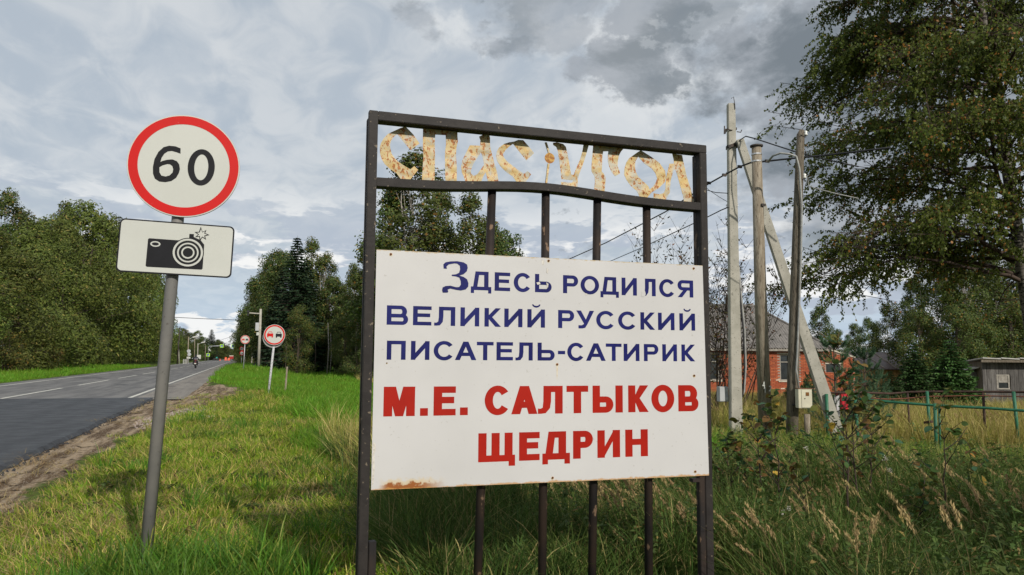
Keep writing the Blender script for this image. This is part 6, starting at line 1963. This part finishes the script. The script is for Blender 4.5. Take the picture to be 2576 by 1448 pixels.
for a_ in ((1920, 1285, 1888, 1030, 6.6, 'first tall sapling right of the frame, its leafy top before the round pole', 12, 42, 1, .3, .4),
           (1945, 1235, 1925, 1040, 7.0, 'sapling with a dark thin stem between the round and the wooden pole', 10, 36, 2, .3, .35),
           (1958, 1330, 1938, 1000, 6.2, 'sapling whose top stands before the round pole, right of two others', 12, 40, 3, .35, .35),
           (2135, 1388, 2108, 880, 5.9, 'tallest central sapling with many olive leaves before the brick annex', 18, 78, 4, .3, .42),
           (2160, 1340, 2128, 985, 6.3, 'sapling close right of the tallest central one', 14, 50, 5, .35, .45),
           (2185, 1300, 2180, 1010, 6.6, 'bushy sapling at the green fence post left of the gate', 12, 44, 6, .3, .45),
           (2369, 1378, 2363, 1000, 6.0, 'slim straight sapling alone on the right with few leaves', 9, 30, 7, .35, .35),
           (2060, 1370, 1990, 1180, 6.0, 'low sapling leaning left between the tall ones', 9, 30, 8, .3, .5),
           (2270, 1400, 2330, 1210, 5.8, 'low sapling leaning right beside the slim straight one', 8, 24, 9, .3, .5),
           (1835, 1330, 1822, 1090, 6.8, 'bushy low sapling just right of the frame post', 14, 52, 10, .1, .5),
           (1870, 1300, 1858, 1120, 7.2, 'low leafy sapling behind the one by the frame post', 12, 44, 11, .1, .5),
           (2420, 1330, 2440, 1130, 6.8, 'short sapling near the right edge with round leaves', 8, 24, 12, .3, .5)):
    sapling(*a_)
o = link(bpy.data.objects.new('yellow_leaf', leaf_mesh(sap_ms[3], .075, .062)))
o.location = at(2478, 1222, 5.4); o.rotation_euler = (1.2, .3, .2)
tag(o, 'single bright yellow leaf hanging in the grass near the right edge', 'leaf')

# white fluffy seed heads
fl_m = mat('white_fluff', (.55, .52, .45), (.45, .42, .36), 30., .9)
for (x, y, d, lab) in ((1968, 1290, 5.6, 'small white seed head low in the grass right of the frame'), (1984, 1280, 5.6, 'higher one of two white seed heads in the grass'), (2228, 1153, 6.2, 'white fluffy seed head by the central saplings'), (2240, 944 + 240, 6.3, 'white flower head below the fluffy one'),
                      (2028, 1128, 7, 'pale seed head in front of the fence ground')):
    p = at(x, y, d)
    C = GR.normal(0, .010, (40, 3))
    V, F_ = kites(GR, C, .014, .005)
    o = link(bpy.data.objects.new('seed_head', npmesh('seed_head', V, F_, fl_m))); o.location = p
    tag(o, lab, 'seed head', 'white seed heads')
    z = gz(p.x, p.y)
    MB().tube([(0, 0, z - p.z), (.02, 0, (z - p.z) / 2), (0, 0, 0)], .0018, 5).build('stalk', stem_m, o)

# trees behind the viewer whose shade falls on the near right growth
for (x, y, h_, k_, lab) in ((8.0, -9, 8.9, 'mixed0', 'leftmost tree standing behind the viewpoint'), (11.0, -9.5, 9.3, 'mixed1', 'second tree behind the viewpoint'),
                           (14.2, -9, 8.8, 'mixed2', 'third tree behind the viewpoint'), (17.8, -8, 8.4, 'mixed0', 'farthest right tree behind the viewpoint')):
    tree(k_, x, y, h_, lab, group='trees behind the viewpoint', wide=1.15)

# ================================================================ FAR ROAD DETAILS
lampm = mat('lamp_housing', (.5, .5, .48), (.42, .42, .4), 6., .5)
yg_m = mat('fluorescent_sign', (.42, .75, .04), (.36, .68, .04), 4., .5)
bluesign_m = mat('blue_sign', (.02, .06, .30), (.02, .05, .25), 4., .5)
orange_m = mat('orange_plastic', (.75, .09, .02), (.65, .08, .02), 5., .5)
dred_m = mat('dark_red_paint', (.30, .015, .012), (.24, .015, .012), 5., .5)


def ground_of(px, d):
    p = at(px, 905, d); p.z = gz(p.x, p.y) if not (-12.6 < p.x < -2) else 0
    return p


def far_pole(px, top, d, label, m_=conc_m, r=.13, lean=0., lamp=None, name='utility_pole', group=None):
    p = ground_of(px, d); q = at(px + lean, top, d)
    o = empty(name, p, 0, label, 'pole', group)
    MB().tube([(0, 0, -.3), q - p], [r, r * .7], 8).build('shaft', m_, o, smooth=True)
    if lamp:
        t = q - p
        a_ = t * lamp[0]
        e = a_ + Vector((lamp[1], 0, .5))
        MB().tube([a_, e], .05, 6).build('arm', galv_m, o)
        MB().beam(e - Vector((.1, 0, .02)), e + Vector((.85, 0, .22)), .28, .16).build('lamp_head', lampm, o, bevel=.03)
    return o


campole = far_pole(651, 778, 80, 'pale concrete pole with a bracket arm, camera and boxes left of the spruces', conc_m, .17, 5)
cp = Vector(campole.location)
a0_, a1_ = at(654, 790, 80) - cp, at(624, 788, 80) - cp
MB().tube([a0_, a1_], .07, 8).build('arm', conc_m, campole)
MB().box(a1_.x - .12, a1_.x + .15, a1_.y - .3, a1_.y + .1, a1_.z + .05, a1_.z + .25).build('camera', dark_m, campole, bevel=.02)
MB().box(a1_.x - .10, a1_.x + .08, a1_.y - .1, a1_.y + .05, a1_.z - .28, a1_.z - .08).build('camera', dark_m, campole)
b_ = at(648.5, 822, 79.8) - cp
MB().box(b_.x - .24, b_.x + .12, b_.y - .15, b_.y + .1, b_.z - .46, b_.z + .40).build('cabinet', gbox_m, campole, bevel=.02)
b_ = at(650, 840, 79.8) - cp
MB().box(b_.x - .20, b_.x + .06, b_.y - .13, b_.y + .1, b_.z - .20, b_.z + .14).build('small_cabinet', white_m, campole, bevel=.02)

fpl = far_pole(896, 766, 74, 'weathered wooden pole with insulators at the forest edge by the frame', wood_m, .15, 4)
fl0 = Vector(fpl.location)
for k_ in (0, 1, 2):
    c = at(901, 775 + 7 * k_, 73.8) - fl0
    MB().tube([c, c + Vector((.35, 0, .05)), c + Vector((.37, 0, .2))], .03, 6).build('hook', porc_m, fpl)
far_pole(446, 822, 150, 'dark leaning wooden pole left of the far lamp posts', iron_m, .14, 7)
far_pole(452, 860, 152, 'pale prop pole beside the dark leaning one', conc_m, .12, -4)
far_pole(472, 848, 165, 'first far lamp post with a hooded lamp left of the motorcyclist', wood_m, .14, 2.5, (.90, .9), 'street_lamp')
far_pole(497, 864, 200, 'second far lamp post above the white board', conc_m, .13, 1, (.93, .9), 'street_lamp')
far_pole(489, 852, 215, 'bare wooden pole between the two far lamps', wood_m, .13, 1)
far_pole(516, 868, 260, 'thin far pole left of the crossing gantry', wood_m, .12, 1)

# pedestrian-crossing gantry
gp0 = ground_of(523.5, 235)
gan = empty('crossing_gantry', gp0, 0, 'grey gantry pole with an arm over the road and a yellow-green crossing sign', 'sign gantry')
gt = at(524.5, 872, 235) - gp0; ge = at(557, 870.5, 235) - gp0
MB().tube([(0, 0, -.3), gt * .95, gt + Vector((.3, 0, .05)), ge], .10, 8).build('mast', galv_m, gan, smooth=True)
MB().tube([gt * .78, gt + (ge - gt) * .28], .06, 6).build('strut', galv_m, gan)
for nm, (x, y) in (('sign_board', (558, 871)), ('sign_board', (523.5, 893.5))):
    c = at(x, y, 234.5) - gp0
    MB().box(c.x - .5, c.x + .5, c.y - .03, c.y + .03, c.z - .5, c.z + .5).build(nm, yg_m, gan)
    MB().box(c.x - .34, c.x + .34, c.y - .06, c.y - .035, c.z - .34, c.z + .34).build('blue_square', bluesign_m, gan)
    MB().prism([(c.x - .22, c.z - .22), (c.x + .22, c.z - .22), (c.x, c.z + .22)], c.y - .08, c.y - .065).build('white_triangle', white_m, gan)
c = at(527, 882, 234.6) - gp0
MB().beam(c + Vector((-.2, 0, .35)), c + Vector((.35, 0, -.2)), .28, .2).build('lamp_head', lampm, gan)
c0_ = ground_of(608, 238)
g2 = empty('crossing_gantry', c0_, 0, 'second crossing sign on its arm above the right side of the far road', 'sign gantry')
c = at(586, 871, 238) - c0_
MB().box(c.x - .45, c.x + .45, c.y - .03, c.y + .03, c.z - .5, c.z + .5).build('sign_board', yg_m, g2)
MB().box(c.x - .3, c.x + .3, c.y - .06, c.y - .035, c.z - .32, c.z + .32).build('blue_square', bluesign_m, g2)
MB().tube([(0, 0, -.3), (0, 0, c.z * .96), (-.3, 0, c.z), (c.x, c.y, c.z)], .09, 8).build('mast', galv_m, g2, smooth=True)

# cluster of signs by the left verge
s0_ = ground_of(474, 150)
s1 = empty('road_sign', s0_, 0, 'round grey sign backs on one post left of the motorcyclist', 'road sign')
MB().tube([(0, 0, -.2), (0, 0, 2.9)], .04, 8).build('post', galv_m, s1)
MB().disc(0, 2.55, .35, -.03, 0, 20).build('disc_back', galv_m, s1)
MB().disc(.12, 1.9, .33, -.03, 0, 20).build('disc_back', galv_m, s1)
MB().box(-.35, .35, -.03, 0, 1.05, 1.4).build('plate', white_m, s1)
s0_ = ground_of(500, 170)
s2_ = empty('white_board', s0_, 0, 'white rectangular road board seen just behind the motorcyclist', 'road sign')
MB().box(-.42, .42, -.03, 0, .95, 1.85).build('board', white_m, s2_)
MB().box(.02, .10, -.045, -.031, 1.05, 1.7).build('board_mark', galv_m, s2_)
MB().tube([(0, .02, -.2), (0, .02, 1.7)], .04, 6).build('post', galv_m, s2_)
s0_ = ground_of(466.5, 150)
s3 = empty('white_fence', s0_, 0, 'short white panel fence at the left verge before the lamp post', 'fence')
for k_ in range(3): MB().box(-.42 + k_ * .30, -.24 + k_ * .30, -.04, .04, -.1, .95).build('panel', back_m, s3)
MB().box(-.42, .36, .04, .07, .7, .8).build('rail', back_m, s3)

# speed signs on the right verge behind the far no-overtaking sign
s0_ = ground_of(607.5, 110)
s4 = empty('speed_limit_sign', s0_, 0, 'far double round sign half hidden behind the thin sign pole', 'road sign')
MB().tube([(0, 0, -.2), (0, 0, 2.75)], .035, 8).build('post', galv_m, s4)
for z_ in (2.45, 1.78):
    MB().disc(0, z_, .33, -.04, -.02, 20).build('disc_back', white_m, s4)
    MB().ring(0, z_, .24, .33, -.055, -.042, 20).build('red_ring', sred_m, s4)
glyph('4', -.16, .0, 2.33, 2.58, -.05, s4, black_m, .04, .04, 'digit'); glyph('0', .02, .17, 2.33, 2.58, -.05, s4, black_m, .04, .04, 'digit')

# car and barriers at the end of the road
carw = mat('white_car_paint', (.65, .65, .65), (.6, .6, .6), 2., .3)
c0_ = ground_of(590.5, 330)
car = empty('parked_car', c0_, 0, 'white car seen from behind at the far end of the road', 'car')
prof = [(-.88, .28), (-.90, .75), (-.84, .92), (-.66, 1.42), (-.5, 1.48), (.5, 1.48), (.66, 1.42), (.84, .92), (.90, .75), (.88, .28)]
MB().prism(prof, 0, 4.2).build('body', carw, car, bevel=.03)
MB().prism([(-.66, .96), (-.54, 1.36), (.54, 1.36), (.66, .96)], -.02, -.004).build('rear_window', glass_m, car)
for s_ in (-1, 1):
    MB().box(s_ * .8 - .09, s_ * .8 + .09, -.03, -.004, .72, .92).build('tail_light', dred_m, car)
    for y_ in (.7, 3.4): MB().add(*(lambda m: (m.v, m.f))(MB().tube([(s_ * .62, y_, .31), (s_ * .86, y_, .31)], .31, 14))).build('wheel', dark_m, car)
MB().box(-.26, .26, -.03, -.005, .58, .70).build('number_plate', white_m, car)
MB().box(-.86, .86, -.06, 0, .30, .50).build('bumper', galv_m, car)
c0_ = ground_of(582.5, 325)
tk = empty('red_truck', c0_, 0, 'low dark red vehicle with a pale top beside the white car', 'truck')
MB().box(-.9, .75, 0, 3, .45, 1.65).build('body', dred_m, tk, bevel=.04)
MB().box(-.95, .7, .2, 3.2, 1.66, 2.0).build('load', sill_m, tk)
for s_ in (-.7, .55): MB().tube([(s_ - .1, .6, .35), (s_ + .1, .6, .35)], .35, 12).build('wheel', dark_m, tk)
c0_ = ground_of(575.5, 300)
for i, (dx_, lab) in enumerate(((0, 'orange road-work barrier left of the dark red vehicle'), (-1.15, 'small orange road-work barrier at the left end of the roadworks'))):
    bo = empty('road_barrier', c0_ + Vector((dx_, 0, 0)), 0, lab, 'barrier')
    MB().prism([(-.52, 0), (.52, 0), (.40, .35), (.34, .95 + .3 * i), (-.34, .95 + .3 * i), (-.40, .35)], 0, .45).build('barrier_body', orange_m, bo, bevel=.03)
    MB().box(-.25, .25, -.02, -.004, .5, .65).build('reflector', white_m, bo)
c0_ = ground_of(545, 280)
wk = empty('wheeled_roller', c0_, 0, 'small dark and green roadwork machine on the left lane far away', 'machine')
MB().tube([(-.9, 0, .42), (-.9, .5, .42)], .42, 14).build('wheel', dark_m, wk); MB().tube([(.6, 0, .42), (.6, .5, .42)], .42, 14).build('wheel', dark_m, wk)
MB().box(-.9, .7, .05, .45, .5, .85).build('frame', iron_m, wk); MB().box(-.3, .3, .05, .5, .85, 1.35).build('engine_box', mat('teal_paint', (.02, .25, .20), (.02, .2, .16), 5., .5), wk, bevel=.03)
c0_ = ground_of(553.5, 280)
cn_ = empty('traffic_cone', c0_, 0, 'tiny orange traffic cone by the far roadwork machine', 'traffic cone')
MB().tube([(0, 0, .04), (0, 0, .75)], [.2, .03], 10).build('cone', orange_m, cn_); MB().box(-.25, .25, -.25, .25, 0, .05).build('base', orange_m, cn_)

# wires over the road on the left
wire([at(440, 799, 120), at(520, 803, 130), at(600, 806, 140), at(660, 806, 150)], .045, cable_m, 'cable crossing high over the road beside the sign pole')
wire([at(455, 838, 150), at(500, 850, 200), at(540, 861, 235)], .04, cable_m, 'far cable sagging along the left lamp posts')
wire([at(548, 858, 240), at(575, 850, 215), at(602, 841, 190)], .04, cable_m, 'far cable climbing to the right above the crossing sign')

# ---------------------------------------------------------------- motorcycle and rider
mc0 = Vector((-5.75, 105, 0))
moto = empty('motorcycle', mc0, 0, 'dark motorcycle riding away in the middle distance under its rider', 'motorcycle')


def wheel(y0, m_, par):
    vs, fs = [], []
    n, k_ = 28, 8
    for i in range(n):
        a = 2 * math.pi * i / n
        for j in range(k_):
            c = 2 * math.pi * j / k_
            rr_ = .26 + .062 * math.cos(c)
            vs.append((.07 * math.sin(c), y0 + rr_ * math.cos(a), .32 + rr_ * math.sin(a)))
    for i in range(n):
        for j in range(k_):
            fs.append((i * k_ + j, i * k_ + (j + 1) % k_, ((i + 1) % n) * k_ + (j + 1) % k_, ((i + 1) % n) * k_ + j))
    o = MB().add(vs, fs).build('wheel', dark_m, par, smooth=True)
    MB().tube([(-.04, y0, .32), (.04, y0, .32)], .17, 16).build('hub', galv_m, o)


wheel(0, dark_m, moto); wheel(1.42, dark_m, moto)
MB().tube([(0, .1, .62), (0, .5, .78), (0, .9, .92), (0, 1.15, .95)], [.09, .17, .19, .10], 12).build('tank', iron_m, moto, smooth=True)
MB().box(-.17, .17, .42, .95, .32, .66).build('engine', iron_m, moto, bevel=.04)
MB().tube([(0, -.28, .86), (0, .1, .80), (0, .55, .80)], [.07, .13, .13], 12).build('seat', dark_m, moto, smooth=True)
MB().beam((0, -.38, .62), (0, -.05, .78), .16, .04).build('rear_fender', dark_m, moto)
MB().box(-.12, .12, -.40, -.385, .52, .66).build('number_plate', white_m, moto)
MB().box(-.08, .08, -.36, -.32, .74, .80).build('tail_light', dred_m, moto)
MB().tube([(0, 1.42, .32), (0, 1.2, .80), (0, 1.12, 1.02)], [.05, .05, .05], 8).build('fork', galv_m, moto)
MB().tube([(-.40, .98, 1.04), (-.2, 1.08, 1.06), (.2, 1.08, 1.06), (.40, .98, 1.04)], .018, 8).build('handlebar', dark_m, moto)
for s_ in (-1, 1):
    MB().tube([(s_ * .30, 1.05, 1.06), (s_ * .38, 1.08, 1.22)], .01, 6).build('mirror_stem', dark_m, moto)
    MB().tube([(s_ * .42, 1.08, 1.24), (s_ * .42, 1.10, 1.24)], .07, 10).build('mirror', galv_m, moto)
    MB().box(s_ * .25 - .10, s_ * .25 + .10, -.2, .22, .48, .74).build('side_bag', dark_m, moto, bevel=.04)
    MB().tube([(s_ * .17, .9, .36), (s_ * .2, -.1, .36)], .045, 8).build('exhaust', galv_m, moto)

# rider: one skinned body
sk = [((0, .18, .90), .165), ((0, .20, 1.10), .165), ((0, .27, 1.30), .18), ((0, .32, 1.40), .13), ((0, .35, 1.47), .07), ((0, .37, 1.55), .075)]
lims = []
for s_ in (-1, 1):
    lims.append([(2, None), ((s_ * .20, .30, 1.37), .085), ((s_ * .33, .45, 1.20), .062), ((s_ * .37, .72, 1.12), .05), ((s_ * .37, .94, 1.06), .045), ((s_ * .37, 1.0, 1.05), .04)])
    lims.append([(0, None), ((s_ * .13, .22, .86), .11), ((s_ * .26, .58, .80), .085), ((s_ * .24, .50, .55), .068), ((s_ * .22, .42, .34), .05), ((s_ * .22, .55, .28), .045)])
vs = [s_[0] for s_ in sk]; rs_ = [s_[1] for s_ in sk]; es = [(i, i + 1) for i in range(5)]
for l in lims:
    prev = l[0][0]
    for p, r in l[1:]:
        vs.append(p); rs_.append(r); es.append((prev, len(vs) - 1)); prev = len(vs) - 1
me = bpy.data.meshes.new('body'); me.from_pydata(vs, es, [])
rider = empty('person', mc0, 0, 'rider in dark jacket with pale stripe and dark helmet sitting on the motorcycle', 'person')
jack_m = mat('dark_jacket', (.02, .022, .03), (.035, .035, .045), 8., .8)
ob = link(bpy.data.objects.new('body', me), rider)
md = ob.modifiers.new('skin', 'SKIN'); ob.modifiers.new('sub', 'SUBSURF').levels = 2
ob.modifiers['sub'].render_levels = 2
me.skin_vertices or None
if not me.skin_vertices:
    bm = bmesh.new(); bm.from_mesh(me); bm.verts.layers.skin.verify(); bm.to_mesh(me); bm.free()
for i, r in enumerate(rs_):
    me.skin_vertices[0].data[i].radius = (r, r)
me.skin_vertices[0].data[0].use_root = True
me.materials.append(jack_m)
hv = MB()
ns, nr = 16, 10
vv_, ff_ = [], []
for i in range(nr + 1):
    ph = math.pi * i / nr
    for j in range(ns):
        th = 2 * math.pi * j / ns
        vv_.append((.135 * math.sin(ph) * math.cos(th), .40 + .16 * math.sin(ph) * math.sin(th), 1.60 + .145 * math.cos(ph) * (1 if i < 6 else .9)))
for i in range(nr):
    for j in range(ns): ff_.append((i * ns + j, i * ns + (j + 1) % ns, (i + 1) * ns + (j + 1) % ns, (i + 1) * ns + j))
hv.add(vv_, ff_).build('helmet', dark_m, rider, smooth=True)
MB().box(-.10, .10, .52, .57, 1.55, 1.64).build('visor', glass_m, rider)
MB().box(-.19, .19, .085, .098, 1.16, 1.20).build('reflective_stripe', galv_m, rider)
MB().box(-.12, .12, .04, .056, 1.0, 1.05).build('reflective_stripe', dred_m, rider)
print('objects', len(bpy.data.objects))
